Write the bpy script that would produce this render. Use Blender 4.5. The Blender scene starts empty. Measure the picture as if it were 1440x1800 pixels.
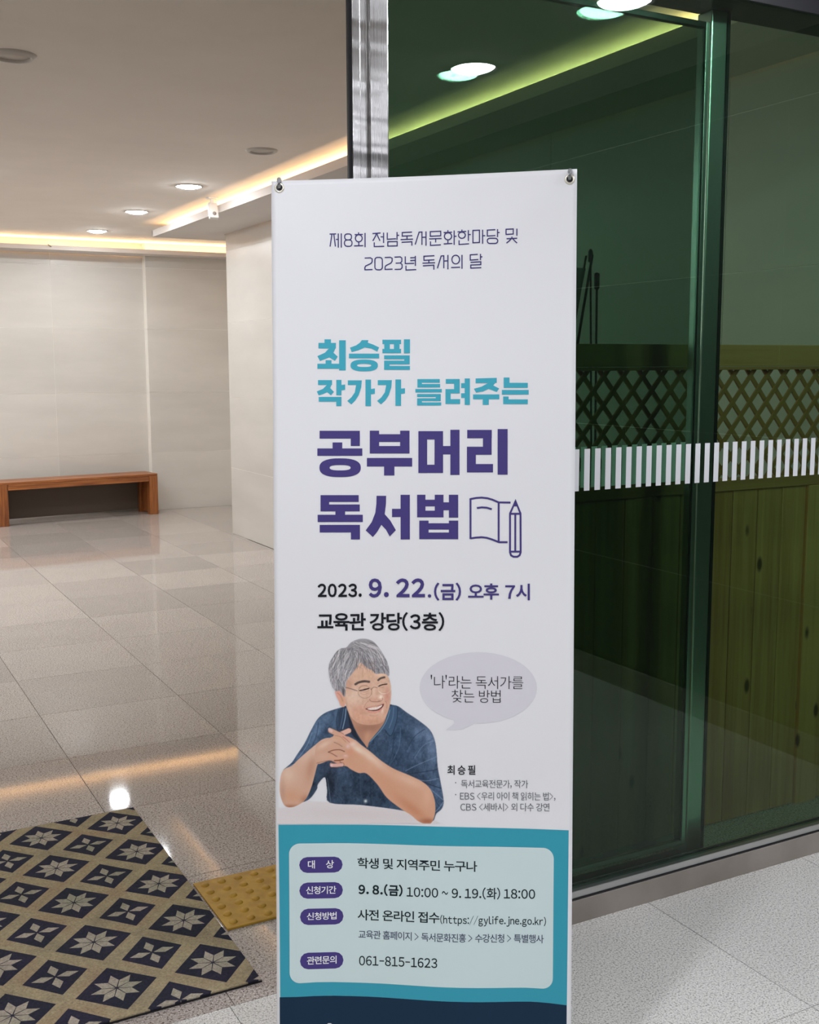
import bpy, bmesh, math, random
import numpy as np
from mathutils import Vector, Matrix
random.seed(7)
rng = np.random.default_rng(7)
SC = bpy.context.scene
COL = SC.collection
# ---------------------------------------------------------------- camera
FPX, PITCH, ROLL, YAW, EYE = 1961.6, 0.132645, -0.003222, 0.493625, 1.5
_f = np.array([math.sin(YAW)*math.cos(PITCH), math.cos(YAW)*math.cos(PITCH), -math.sin(PITCH)])
_r = np.array([math.cos(YAW), -math.sin(YAW), 0.0]); _u = np.cross(_r, _f)
CR = math.cos(ROLL)*_r + math.sin(ROLL)*_u
CU = np.cross(CR, _f)
cd = bpy.data.cameras.new('camera'); cam = bpy.data.objects.new('camera', cd); COL.objects.link(cam)
cd.sensor_fit = 'VERTICAL'; cd.sensor_height = 36.0; cd.sensor_width = 28.8
cd.lens = FPX/1800*36.0; cd.clip_start = 0.05
cam.matrix_world = Matrix(((CR[0], CU[0], -_f[0], 0), (CR[1], CU[1], -_f[1], 0), (CR[2], CU[2], -_f[2], EYE), (0, 0, 0, 1)))
SC.camera = cam
# ---------------------------------------------------------------- world, exposure
w = bpy.data.worlds.new('night_sky'); SC.world = w; w.use_nodes = True
w.node_tree.nodes['Background'].inputs[0].default_value = (0.02, 0.025, 0.04, 1)
w.node_tree.nodes['Background'].inputs[1].default_value = 0.3
SC.view_settings.view_transform = 'Standard'; SC.view_settings.look = 'None'
SC.view_settings.gamma = 1.0; SC.view_settings.use_curve_mapping = False
SC.view_settings.exposure = 0.0
SC.cycles.use_denoising = True
SC.cycles.max_bounces = 12; SC.cycles.diffuse_bounces = 5; SC.cycles.glossy_bounces = 5
SC.cycles.transparent_max_bounces = 24; SC.cycles.sample_clamp_indirect = 6.0
SC.cycles.caustics_reflective = False; SC.cycles.caustics_refractive = False
LAMP_IN, LAMP_OUT, COVE = 222.0, 272.0, 52.0          # emission strengths
LAMP_COL, LAMP_OUT_COL, COVE_COL = (0.92, 0.97, 1.0), (0.88, 0.91, 1.0), (1.0, 0.64, 0.32)

# ---------------------------------------------------------------- helpers
def lin(c):
    c = np.asarray(c, float)/255.0
    return np.where(c <= 0.04045, c/12.92, ((c+0.055)/1.055)**2.4)
def mat(name, col, rough=0.5, metal=0.0, spec=0.5, emit=None, estr=0.0):
    m = bpy.data.materials.new(name); m.use_nodes = True
    b = m.node_tree.nodes['Principled BSDF']
    b.inputs['Base Color'].default_value = (*col, 1); b.inputs['Roughness'].default_value = rough
    b.inputs['Metallic'].default_value = metal; b.inputs['Specular IOR Level'].default_value = spec
    if emit: b.inputs['Emission Color'].default_value = (*emit, 1); b.inputs['Emission Strength'].default_value = estr
    return m
class NT:
    """small node builder"""
    def __init__(s, m): s.m = m; s.t = m.node_tree; s.b = s.t.nodes.get('Principled BSDF')
    def n(s, typ, **kw):
        x = s.t.nodes.new(typ)
        for k, v in kw.items(): setattr(x, k, v)
        return x
    def l(s, a, b): s.t.links.new(a, b)
    def setin(s, sock, v):
        if hasattr(v, 'type') and hasattr(v, 'links'): s.l(v, sock)
        else: sock.default_value = v
    def math(s, op, a, b=None, c=None):
        x = s.n('ShaderNodeMath', operation=op); s.setin(x.inputs[0], a)
        if b is not None: s.setin(x.inputs[1], b)
        if c is not None: s.setin(x.inputs[2], c)
        return x.outputs[0]
    def mix(s, f, a, b, mode='MIX'):
        x = s.n('ShaderNodeMix', data_type='RGBA', blend_type=mode); s.setin(x.inputs[0], f)
        for i, v in ((6, a), (7, b)):
            s.setin(x.inputs[i], v if hasattr(v, 'links') else (*v, 1))
        return x.outputs[2]
    def noise(s, vec, scale, detail=2, rough=0.5):
        x = s.n('ShaderNodeTexNoise'); x.inputs['Scale'].default_value = scale
        x.inputs['Detail'].default_value = detail; x.inputs['Roughness'].default_value = rough
        s.l(vec, x.inputs['Vector']); return x.outputs[0]
    def ramp(s, f, stops):
        x = s.n('ShaderNodeValToRGB'); s.l(f, x.inputs[0]); e = x.color_ramp.elements
        while len(e) < len(stops): e.new(0.5)
        for i, (p, c) in enumerate(stops): e[i].position = p; e[i].color = (*c, 1) if len(c) == 3 else c
        return x.outputs[0]
    def pos(s): return s.n('ShaderNodeNewGeometry').outputs['Position']
    def scaled(s, vec, sc):
        x = s.n('ShaderNodeMapping'); x.inputs['Scale'].default_value = sc; s.l(vec, x.inputs['Vector']); return x.outputs[0]
    def rnd(s): return s.n('ShaderNodeObjectInfo').outputs['Random']
    def bump(s, h, strength, dist=0.001):
        x = s.n('ShaderNodeBump'); x.inputs['Strength'].default_value = strength; x.inputs['Distance'].default_value = dist
        s.l(h, x.inputs['Height']); s.l(x.outputs[0], s.b.inputs['Normal'])
def bm_box(bm, x0, x1, y0, y1, z0, z1, bev=0.0, M=None):
    vs = [bm.verts.new(Vector(p)) for p in ((x0,y0,z0),(x1,y0,z0),(x1,y1,z0),(x0,y1,z0),(x0,y0,z1),(x1,y0,z1),(x1,y1,z1),(x0,y1,z1))]
    fs = [bm.faces.new([vs[i] for i in f]) for f in ((3,2,1,0),(4,5,6,7),(0,1,5,4),(1,2,6,5),(2,3,7,6),(3,0,4,7))]
    if bev > 0:
        es = list({e for f in fs for e in f.edges})
        r = bmesh.ops.bevel(bm, geom=es, offset=bev, segments=2, affect='EDGES', profile=0.6)
        vs = list({v for f in r['faces'] for v in f.verts} | {v for v in vs if v.is_valid})
    if M is not None:
        for v in vs: v.co = M @ v.co
    return vs
def bm_tube(bm, pts, r, seg=12, cap=True):
    pts = [Vector(p) for p in pts]; rings = []
    for i, p in enumerate(pts):
        d = (pts[min(i+1, len(pts)-1)] - pts[max(i-1, 0)]).normalized()
        a = d.cross(Vector((0, 0, 1)))
        if a.length < 1e-3: a = d.cross(Vector((1, 0, 0)))
        a.normalize(); b = d.cross(a); rr = r[i] if isinstance(r, (list, tuple)) else r
        rings.append([bm.verts.new(p + (a*math.cos(t) + b*math.sin(t))*rr) for t in [2*math.pi*k/seg for k in range(seg)]])
    for A, B in zip(rings, rings[1:]):
        for k in range(seg):
            f = bm.faces.new((A[k], A[(k+1) % seg], B[(k+1) % seg], B[k])); f.smooth = True
    if cap: bm.faces.new(rings[0][::-1]); bm.faces.new(rings[-1])
def bm_lathe(bm, prof, c=(0, 0, 0), seg=32, smooth=True):
    """prof: (radius, z) list about the z axis at c"""
    rings = []
    for r, z in prof:
        if r < 1e-6: rings.append([bm.verts.new((c[0], c[1], c[2]+z))])
        else: rings.append([bm.verts.new((c[0]+r*math.cos(2*math.pi*k/seg), c[1]+r*math.sin(2*math.pi*k/seg), c[2]+z)) for k in range(seg)])
    for A, B in zip(rings, rings[1:]):
        for k in range(seg):
            q = [A[k % len(A)], A[(k+1) % len(A)], B[(k+1) % len(B)], B[k % len(B)]]
            u = []; [u.append(v) for v in q if v not in u]
            if len(u) > 2:
                f = bm.faces.new(u); f.smooth = smooth
def obj(name, bm, m, parent=None, loc=None):
    if isinstance(bm, bmesh.types.BMesh):
        bmesh.ops.recalc_face_normals(bm, faces=bm.faces)
        me = bpy.data.meshes.new(name); bm.to_mesh(me); bm.free()
    else: me = bm
    if m and not me.materials: me.materials.append(m)
    o = bpy.data.objects.new(name, me); COL.objects.link(o)
    if parent: o.parent = parent
    if loc is not None: o.location = loc
    return o
def box(name, m, x0, x1, y0, y1, z0, z1, bev=0.0, parent=None):
    bm = bmesh.new(); bm_box(bm, x0, x1, y0, y1, z0, z1, bev); return obj(name, bm, m, parent)
def struct(o): o['kind'] = 'structure'; return o
def tag(o, label, cat, group=None):
    o['label'] = label; o['category'] = cat
    if group: o['group'] = group
    return o
def empty(name, loc=(0, 0, 0), rz=0.0):
    o = bpy.data.objects.new(name, None); COL.objects.link(o); o.location = loc; o.rotation_euler = (0, 0, rz)
    o.empty_display_size = 0.05; return o
def copy_tree(o, parent=None):
    c = o.copy(); COL.objects.link(c); c.parent = parent
    for ch in list(o.children): copy_tree(ch, c)
    return c

# ---------------------------------------------------------------- materials
def granite(name, base, dark, light, rough, coat=0.0, var=0.10, gs=1.0):
    m = mat(name, base, rough); t = NT(m); p = t.pos()
    a = t.noise(p, 150*gs, 3, 0.7); b = t.noise(p, 230*gs, 2, 0.6); c = t.noise(p, 3.0, 3, 0.5)
    s1 = t.ramp(a, [(0.40, (1, 1, 1)), (0.50, (0, 0, 0))]); s2 = t.ramp(b, [(0.54, (0, 0, 0)), (0.64, (1, 1, 1))])
    col = t.mix(s1, base, dark); col = t.mix(s2, col, light)
    k = t.math('ADD', t.math('MULTIPLY', t.rnd(), 2*var), 1-var)
    k = t.math('MULTIPLY', k, t.math('ADD', t.math('MULTIPLY', c, 0.16), 0.92))
    v = t.n('ShaderNodeCombineXYZ'); [t.l(k, v.inputs[i]) for i in range(3)]
    col = t.mix(1.0, col, v.outputs[0], 'MULTIPLY'); t.l(col, t.b.inputs['Base Color'])
    if coat: t.b.inputs['Coat Weight'].default_value = coat; t.b.inputs['Coat Roughness'].default_value = 0.06
    return m
M_GRAN_IN = granite('polished_granite', tuple(lin((182, 171, 163))), tuple(lin((98, 86, 80))), tuple(lin((222, 214, 208))), 0.045, 0.0, 0.11)
M_GRAN_OUT = granite('rough_granite', tuple(lin((218, 215, 208))), tuple(lin((152, 149, 142))), tuple(lin((244, 242, 238))), 0.75, 0.0, 0.03, 1.25)
M_GROUT = mat('dark_joint', tuple(lin((95, 86, 78))), 0.8)
def plaster(name, c, rough=0.9):
    m = mat(name, c, rough); t = NT(m); p = t.pos()
    n = t.noise(p, 1.3, 4, 0.6)
    t.l(t.ramp(n, [(0.3, tuple(x*0.95 for x in c)), (0.7, tuple(min(1, x*1.03) for x in c))]), t.b.inputs['Base Color'])
    t.bump(t.noise(p, 180, 3), 0.08); return m
M_CEIL = plaster('ceiling_paint', tuple(lin((243, 235, 227))))
M_SOFFIT = plaster('soffit_paint', tuple(lin((208, 201, 196))), 0.6)
def wall_tile(name, c, rough):
    m = mat(name, c, rough); t = NT(m); p = t.pos()
    n = t.noise(t.scaled(p, (1.2, 1.2, 5.0)), 1.0, 4, 0.55)
    k = t.math('ADD', t.math('MULTIPLY', t.rnd(), 0.09), 0.955)
    v = t.n('ShaderNodeCombineXYZ'); [t.l(k, v.inputs[i]) for i in range(3)]
    col = t.ramp(n, [(0.3, tuple(x*0.93 for x in c)), (0.72, tuple(min(1, x*1.04) for x in c))])
    t.l(t.mix(1.0, col, v.outputs[0], 'MULTIPLY'), t.b.inputs['Base Color']); return m
M_WTILE = wall_tile('beige_wall_tile', tuple(lin((210, 204, 197))), 0.32)
M_WTILE_O = wall_tile('dark_outdoor_wall_tile', tuple(lin((74, 72, 68))), 0.5)
M_WJOINT = mat('pale_tile_joint', tuple(lin((244, 240, 232))), 0.7)
def brushed(name, c, rough=0.22, vertical=True):
    m = mat(name, c, rough, 1.0); t = NT(m); p = t.pos()
    n = t.noise(t.scaled(p, (900, 900, 3) if vertical else (3, 900, 900)), 1.0, 2)
    t.l(t.ramp(n, [(0.3, (rough*0.8,)*3), (0.7, (rough*1.3,)*3)]), t.b.inputs['Roughness']); t.bump(n, 0.06, 0.0005); return m
M_STEEL = brushed('brushed_stainless_steel', (0.40, 0.39, 0.38), 0.24)
t = NT(M_STEEL); _w = t.noise(t.scaled(t.pos(), (1.0, 1.0, 5.5)), 1.0, 3, 0.6)
for _l in list(t.b.inputs['Normal'].links): _bn = _l.from_node
_b2 = t.n('ShaderNodeBump'); _b2.inputs['Strength'].default_value = 1.0; _b2.inputs['Distance'].default_value = 0.012
t.l(_w, _b2.inputs['Height']); t.l(_b2.outputs[0], _bn.inputs['Normal'])
M_STEEL_H = brushed('brushed_steel_channel', (0.60, 0.61, 0.60), 0.35, False)
M_POLISH = mat('polished_steel', (0.75, 0.78, 0.78), 0.28, 1.0)
M_BLACK = mat('black_rubber_seal', (0.008, 0.008, 0.01), 0.5)
M_DARKM = mat('dark_channel_metal', (0.02, 0.025, 0.025), 0.35, 0.6)
M_KERB = mat('grey_stone_kerb', tuple(lin((150, 142, 132))), 0.6)
t = NT(M_KERB); n_ = t.noise(t.pos(), 6, 4); t.l(t.ramp(n_, [(0.3, tuple(lin((142, 134, 124)))), (0.7, tuple(lin((160, 152, 143))))]), t.b.inputs['Base Color'])
def glass(name, tint, refl=1.0):
    """thin architectural pane: tinted straight-through light plus Fresnel reflection (each pane has two faces)"""
    m = bpy.data.materials.new(name); m.use_nodes = True; t = NT(m); nt = m.node_tree
    nt.nodes.remove(nt.nodes['Principled BSDF']); out = nt.nodes['Material Output']
    g = t.n('ShaderNodeNewGeometry'); d = t.n('ShaderNodeVectorMath', operation='DOT_PRODUCT')
    t.l(g.outputs['Normal'], d.inputs[0]); t.l(g.outputs['Incoming'], d.inputs[1])
    c = t.math('ABSOLUTE', d.outputs['Value']); x = t.math('POWER', t.math('SUBTRACT', 1.0, c), 5.0)
    fr = t.math('MULTIPLY', t.math('ADD', t.math('MULTIPLY', x, 0.958), 0.042), 0.68*refl)
    tr = t.n('ShaderNodeBsdfTransparent'); tr.inputs[0].default_value = (*[math.sqrt(v) for v in tint], 1)
    gl = t.n('ShaderNodeBsdfGlossy'); gl.inputs['Roughness'].default_value = 0.0; gl.inputs['Color'].default_value = (1, 1, 1, 1)
    mx = t.n('ShaderNodeMixShader'); t.l(fr, mx.inputs[0]); t.l(tr.outputs[0], mx.inputs[1]); t.l(gl.outputs[0], mx.inputs[2])
    t.l(mx.outputs[0], out.inputs[0]); return m
M_GLASS = glass('green_tinted_glass', (0.32, 0.51, 0.38))
M_GLASS_D = glass('door_glass', (0.28, 0.43, 0.37))
M_WHITE = mat('white_film', tuple(lin((225, 226, 228))), 0.5)
def wood(name, c, dark, sc=(60, 60, 3), knots=0.0, rough=0.45):
    m = mat(name, c, rough); t = NT(m); p = t.n('ShaderNodeTexCoord').outputs['Object']
    off = t.n('ShaderNodeVectorMath', operation='ADD'); t.l(p, off.inputs[0])
    v = t.n('ShaderNodeCombineXYZ'); r = t.rnd(); [t.l(t.math('MULTIPLY', r, k), v.inputs[i]) for i, k in enumerate((17., 9., 23.))]
    t.l(v.outputs[0], off.inputs[1]); p = off.outputs[0]
    n = t.noise(t.scaled(p, sc), 1.0, 4, 0.6); n2 = t.noise(t.scaled(p, tuple(s*0.12 for s in sc)), 1.0, 2)
    col = t.ramp(t.math('ADD', t.math('MULTIPLY', n, 0.6), t.math('MULTIPLY', n2, 0.4)), [(0.36, dark), (0.60, c)])
    if knots:
        vo = t.n('ShaderNodeTexVoronoi'); vo.inputs['Scale'].default_value = 1.0; t.l(t.scaled(p, (9, 9, 4.2)), vo.inputs['Vector'])
        col = t.mix(t.ramp(vo.outputs['Distance'], [(0.0, (knots,)*3), (0.07, (knots,)*3), (0.13, (0, 0, 0))]), col, tuple(x*0.12 for x in dark))
    k = t.math('ADD', t.math('MULTIPLY', r, 0.25), 0.85)
    cv = t.n('ShaderNodeCombineXYZ'); [t.l(k, cv.inputs[i]) for i in range(3)]
    t.l(t.mix(1.0, col, cv.outputs[0], 'MULTIPLY'), t.b.inputs['Base Color']); return m
M_BENCH = wood('bench_hardwood', tuple(lin((178, 110, 58))), tuple(lin((104, 52, 24))), (3, 60, 60), 0.0, 0.35)
M_BENCHV = wood('bench_hardwood_upright', tuple(lin((172, 104, 54))), tuple(lin((100, 50, 24))), (60, 60, 4), 0.0, 0.35)
M_PINE = wood('pine_board', tuple(lin((232, 172, 112))), tuple(lin((196, 130, 74))), (40, 40, 1.5), 0.9, 0.5)
M_PINE_H = wood('pine_rail', tuple(lin((214, 152, 100))), tuple(lin((186, 122, 72))), (1.5, 40, 40), 0.0, 0.5)
M_PINE_L = mat('pine_lattice', tuple(lin((178, 124, 70))), 0.55)
M_TACT = mat('yellow_tactile_rubber', tuple(lin((186, 140, 42))), 0.6)
t = NT(M_TACT); t.l(t.ramp(t.noise(t.pos(), 25, 4), [(0.3, tuple(lin((170, 126, 38)))), (0.7, tuple(lin((196, 152, 52))))]), t.b.inputs['Base Color'])
M_LAMP = mat('lamp_diffuser', (0.9, 0.9, 0.9), 0.5, emit=LAMP_COL, estr=LAMP_IN)
M_LAMP_O = mat('outdoor_lamp_diffuser', (0.9, 0.9, 0.9), 0.5, emit=LAMP_OUT_COL, estr=LAMP_OUT)
M_LAMP_OFF = mat('unlit_lamp_diffuser', tuple(lin((206, 198, 190))), 0.5)
M_RING = mat('lamp_trim', tuple(lin((206, 200, 194))), 0.45)
M_LED = mat('warm_led_strip', (0.9, 0.8, 0.6), 0.5, emit=COVE_COL, estr=COVE)
M_PLAST = mat('white_plastic', tuple(lin((222, 220, 216))), 0.4)
# ---------------------------------------------------------------- floor: granite tiles, polished inside, rough outside
CEIL = 2.70
floor = struct(box('floor', M_GROUT, -3.2, 4.4, -3.0, 11.6, -0.06, -0.004))
TX, TY, X0, Y0 = 0.610, 0.598, 0.797, 4.255
def slab_mesh(name, dx, dy, dz, bev):
    bm = bmesh.new(); bm_box(bm, -dx/2, dx/2, -dy/2, dy/2, 0, dz, bev); bmesh.ops.recalc_face_normals(bm, faces=bm.faces)
    me = bpy.data.meshes.new(name); bm.to_mesh(me); bm.free(); return me
def bar(x0, x1, y0, y1, z0, z1, name, m, parent, bev=0.0):   # own mesh at its own centre
    bm = bmesh.new(); dx, dy, dz = (x1-x0)/2, (y1-y0)/2, (z1-z0)/2
    bm_box(bm, -dx, dx, -dy, dy, -dz, dz, bev); return obj(name, bm, m, parent, ((x0+x1)/2, (y0+y1)/2, (z0+z1)/2))
me_in = slab_mesh('tile', TX-0.0022, TY-0.0022, 0.012, 0.0006)
DOOR_Y = 2.36
iy0 = Y0 - 3*TY                                # 2.461, the first joint inside the door line
for i in range(-3, 6):
    for j in range(0, 15):
        cx, cy = X0+(i+0.5)*TX, iy0+(j+0.5)*TY
        y1 = cy+TY/2
        if y1 > 11.45 or cx > 4.2 or (cx > 3.3 and cy < 9.0): continue
        obj('tile', me_in, M_GRAN_IN, floor, (cx, cy, -0.012))
for j in range(0, 11): bar(X0+4*TX+.001, 3.269, iy0+j*TY+.001, iy0+(j+1)*TY-.001, -0.012, 0.0, 'tile', M_GRAN_IN, floor)
# threshold row of cut tiles under the glass line
for i in range(-3, 5):
    cx = X0+(i+0.5)*TX; bar(cx-TX/2+.001, cx+TX/2-.001, DOOR_Y+.001, iy0-.001, -0.012, 0.0, 'tile', M_GRAN_IN, floor)
oy = [DOOR_Y, 1.704, 1.704-0.6, 1.704-1.2, 1.704-1.8, 1.704-2.4]
for i in range(-4, 5):
    for j in range(5):
        xa = 1.985+(i-1)*0.6; bar(xa+.001, min(xa+.6, 3.265)-.001, oy[j+1]+.001, oy[j]-.001, -0.012, 0.0, 'tile', M_GRAN_OUT, floor) if xa < 3.2 else None

# ---------------------------------------------------------------- ceiling and soffits
ceiling = struct(box('ceiling', M_CEIL, -3.2, 4.4, -3.0, 11.6, CEIL, CEIL+0.1))
def run(name, prof, axis, a, b, m):
    """an extruded profile; axis x: profile is (y,z); axis y: profile is (x,z)"""
    bm = bmesh.new(); A = [bm.verts.new((a, p, z) if axis == 'x' else (p, a, z)) for p, z in prof]
    B = [bm.verts.new((b, p, z) if axis == 'x' else (p, b, z)) for p, z in prof]
    n = len(prof)
    for k in range(n): bm.faces.new((A[k], A[(k+1) % n], B[(k+1) % n], B[k]))
    bm.faces.new(A[::-1]); bm.faces.new(B); return obj(name, bm, m)
struct(run('trim_1', [(2.76, 2.60), (3.262, 2.60), (3.262, 2.615), (2.775, 2.615), (2.775, 2.655), (2.76, 2.655)], 'y', 2.42, 9.86, M_SOFFIT))
struct(run('trim_2', [(11.10, 2.575), (11.42, 2.575), (11.42, 2.587), (11.112, 2.587), (11.112, 2.616), (11.10, 2.616)], 'x', -3.0, 4.25, M_SOFFIT))
struct(box('trim_3', M_SOFFIT, 3.262, 4.3, 9.43, 9.86, 2.60, 2.615))
struct(box('trim_4', M_SOFFIT, 2.76, 4.3, 9.845, 9.86, 2.60, 2.655))
# warm LED strips lying in the two troughs, shining up
def led(name, x0, x1, y0, y1, z, label):
    bm = bmesh.new(); bm_box(bm, x0, x1, y0, y1, z, z+0.006)
    o = obj(name, bm, M_LED); tag(o, label, 'light strip'); return o
led('cove_light_strip', 2.885, 2.90, 2.5, 9.70, 2.6155, 'warm cove light strip in the ceiling trough along the right wall')
led('cove_light_strip', -2.9, 4.2, 11.23, 11.246, 2.5875, 'warm cove light strip above the far wall behind the bench')

# ---------------------------------------------------------------- walls with their tiles
JZ = [0.0, 0.59, 1.21, 1.85, 2.46, 2.70]
def tiled_wall(name, core, edges, plane, normal_axis, sgn, zs=JZ):
    """core: box of the wall; edges: joint positions along the wall; every tile is a child"""
    wl = struct(box(name, M_WJOINT, *core))
    for a, b in zip(edges, edges[1:]):
        for z0, z1 in zip(zs, zs[1:]):
            if z0 > 2.44 and z1 > 2.6 and sgn == 0: continue
            g = 0.0015
            if normal_axis == 'x': bar(min(plane, plane+sgn*.002), max(plane, plane+sgn*.002), a+g, b-g, z0+g, z1-g, 'tile', M_WTILE_O if b < 2.42 else M_WTILE, wl, 0.0004)
            else: bar(a+g, b-g, min(plane, plane+sgn*.002), max(plane, plane+sgn*.002), z0+g, z1-g, 'tile', M_WTILE, wl, 0.0004)
    return wl
tiled_wall('wall_right', (3.278, 4.4, -3.0, 9.42, 0, CEIL), [-3.0, -2.1, -1.2, -.3, .6, 1.5, 2.41, 3.42, 4.62, 5.82, 7.02, 8.22, 9.42], 3.278, 'x', -1)
tiled_wall('wall_far', (3.09, 4.4, 11.338, 11.6, 0, CEIL), [3.09, 4.3], 11.338, 'y', -1)
tiled_wall('wall_back', (-3.2, 3.09, 11.44, 11.6, 0, CEIL), [-2.98, -2.1, -1.2, -0.4, .45, 1.31, 2.18, 3.09], 11.44, 'y', -1)
struct(box('wall_left', M_WJOINT, -3.2, -3.0, -3.0, 11.6, 0, CEIL))
struct(box('wall_return', M_WJOINT, 4.25, 4.4, 9.42, 11.34, 0, CEIL))
# wall base of the outside part, the dark band seen mirrored in the glass
struct(box('baseboard_right', M_KERB, 3.25, 3.27, -3.0, 2.28, 0, 0.10, 0.002))
# header panel above the glass line
struct(box('trim_5', M_STEEL_H, -3.0, 3.268, 2.285, 2.47, 2.485, 2.70, 0.002))
struct(box('trim_6', M_BLACK, -3.0, 3.268, 2.298, 2.45, 2.445, 2.484, 0.001))

# ---------------------------------------------------------------- glass wall and parked sliding door
win = struct(empty('window_1', (1.195, 2.31, 0)))
def part(name, m, x0, x1, y0, y1, z0, z1, par, bev=0.0):
    o = bar(x0, x1, y0, y1, z0, z1, name, m, None, bev); o.parent = par
    o.location = Vector(o.location) - Vector(par.location); return o
part('glass_pane', M_GLASS, 1.17, 3.268, 2.306, 2.318, 0.088, 2.446, win)
part('jamb', M_STEEL, 1.131, 1.176, 2.276, 2.322, 0, 2.445, win, 0.003)
part('jamb', M_STEEL, 1.1095, 1.131, 2.288, 2.322, 0, 2.445, win, 0.002)
part('jamb_strip', M_STEEL, 1.0895, 1.1095, 2.280, 2.292, 0, 2.445, win, 0.002)
part('seal', M_BLACK, 1.082, 1.0895, 2.286, 2.294, 0, 2.445, win)
part('sill_channel', M_STEEL_H, 1.177, 3.268, 2.291, 2.334, 0.070, 0.090, win, 0.0015)
part('sill_seal', M_BLACK, 1.195, 3.268, 2.3195, 2.3225, 0.0902, 0.094, win)
part('sill_gasket', M_BLACK, 1.195, 3.268, 2.287, 2.30, 0.0665, 0.0695, win)
me_dec = None
def decals(par, y, x_from, x_to, mth=0.0004):
    for k in range(-4, 60):
        x = 1.7514 + 0.0341*k
        if x < x_from or x+0.0178 > x_to: continue
        part('white_stripe', M_WHITE, x, x+0.0178, y-mth, y, 1.172, 1.280, par)
decals(win, 2.3058, 1.62, 3.26)
struct(box('trim_7', M_KERB, 1.177, 3.268, 2.285, 2.345, 0.0, 0.0665, 0.002))
post = part('post', M_POLISH, 2.224, 2.281, 2.398, 2.455, 0.0, 2.445, win, 0.004)
part('post_seal', M_BLACK, 2.2812, 2.292, 2.398, 2.455, 0.0, 2.445, win)
part('floor_channel', M_DARKM, 1.21, 2.223, 2.385, 2.44, 0.0, 0.045, win)
door = struct(empty('door_1', (1.2, 2.37, 0)))
part('glass_pane', M_GLASS_D, 1.215, 2.172, 2.366, 2.376, 0.108, 2.386, door)
part('stile', M_POLISH, 2.172, 2.185, 2.362, 2.380, 0.100, 2.396, door, 0.001)
part('seal', M_BLACK, 2.1675, 2.1718, 2.362, 2.365, 0.115, 2.380, door)
part('bottom_rail', M_POLISH, 1.215, 2.171, 2.362, 2.380, 0.100, 0.112, door, 0.001)
part('top_rail', M_DARKM, 1.215, 2.171, 2.362, 2.380, 2.381, 2.396, door, 0.001)
decals(door, 2.3655, 1.62, 2.16)
# ---------------------------------------------------------------- timber screen behind the glass
fence = empty('timber_screen', (2.4, 2.62, 0)); tag(fence, 'pine screen with vertical boards and a lattice top behind the green glass', 'fence')
FX0, FX1, FY = 1.46, 3.262, 2.60
part('top_rail', M_PINE_H, FX0, FX1, FY-0.012, FY+0.045, 1.487, 1.553, fence, 0.003)
part('middle_rail', M_PINE_H, FX0, FX1, FY-0.006, FY+0.040, 1.098, 1.135, fence, 0.003)
part('rail_moulding', M_PINE_H, FX0, FX1, FY-0.010, FY+0.004, 1.476, 1.486, fence, 0.002)
part('bottom_rail', M_PINE_H, FX0, FX1, FY+0.014, FY+0.040, 0.02, 0.075, fence, 0.003)
px = 2.885; bx = []
x = 2.885
while x > FX0: bx.append(x); x -= 0.108
for xx in bx:
    part('board', M_PINE, max(FX0, xx-0.1065), xx-0.0015, FY, FY+0.013, 0.003, 1.097, fence, 0.002)
part('stile', M_PINE, 2.887, 2.985, FY-0.010, FY+0.040, 0.0, 1.097, fence, 0.003)
for xx in (3.094, 3.203, FX1): part('board', M_PINE, max(2.9875, xx-0.1065), xx-0.0015, FY, FY+0.013, 0.003, 1.097, fence, 0.002)
def lattice(y0, y1, sgn):
    za, zb, wd, P = 1.125, 1.480, 0.0135, 0.0725
    c = FX0-0.5
    while c < FX1+0.5:
        # slat runs (c, za) -> (c + sgn*(zb-za)*k, zb)
        k = 0.86
        p0, p1 = [c, za], [c+sgn*(zb-za)*k, zb]
        c += P
        d = (p1[0]-p0[0], p1[1]-p0[1])
        def cut(p, q):
            for lim, s in ((FX0, 1), (FX1, -1)):
                if (p[0]-lim)*s < 0:
                    if (q[0]-lim)*s <= 0: return None
                    t_ = (lim-p[0])/(q[0]-p[0]); p = [lim, p[1]+t_*(q[1]-p[1])]
            return p
        a = cut(p0, p1); b = cut(p1, p0)
        if not a or not b: continue
        L = math.hypot(b[0]-a[0], b[1]-a[1])
        if L < 0.05: continue
        ang = math.atan2(b[1]-a[1], b[0]-a[0]); bm = bmesh.new()
        bm_box(bm, -L/2, L/2, -(y1-y0)/2, (y1-y0)/2, -wd/2, wd/2, 0.001)
        o = obj('lattice_slat', bm, M_PINE_L, fence); o.rotation_euler = (0, -ang, 0)
        o.location = Vector(((a[0]+b[0])/2, (y0+y1)/2, (a[1]+b[1])/2)) - Vector(fence.location)
lattice(FY+0.004, FY+0.011, 1); lattice(FY+0.0115, FY+0.0185, -1)

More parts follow.
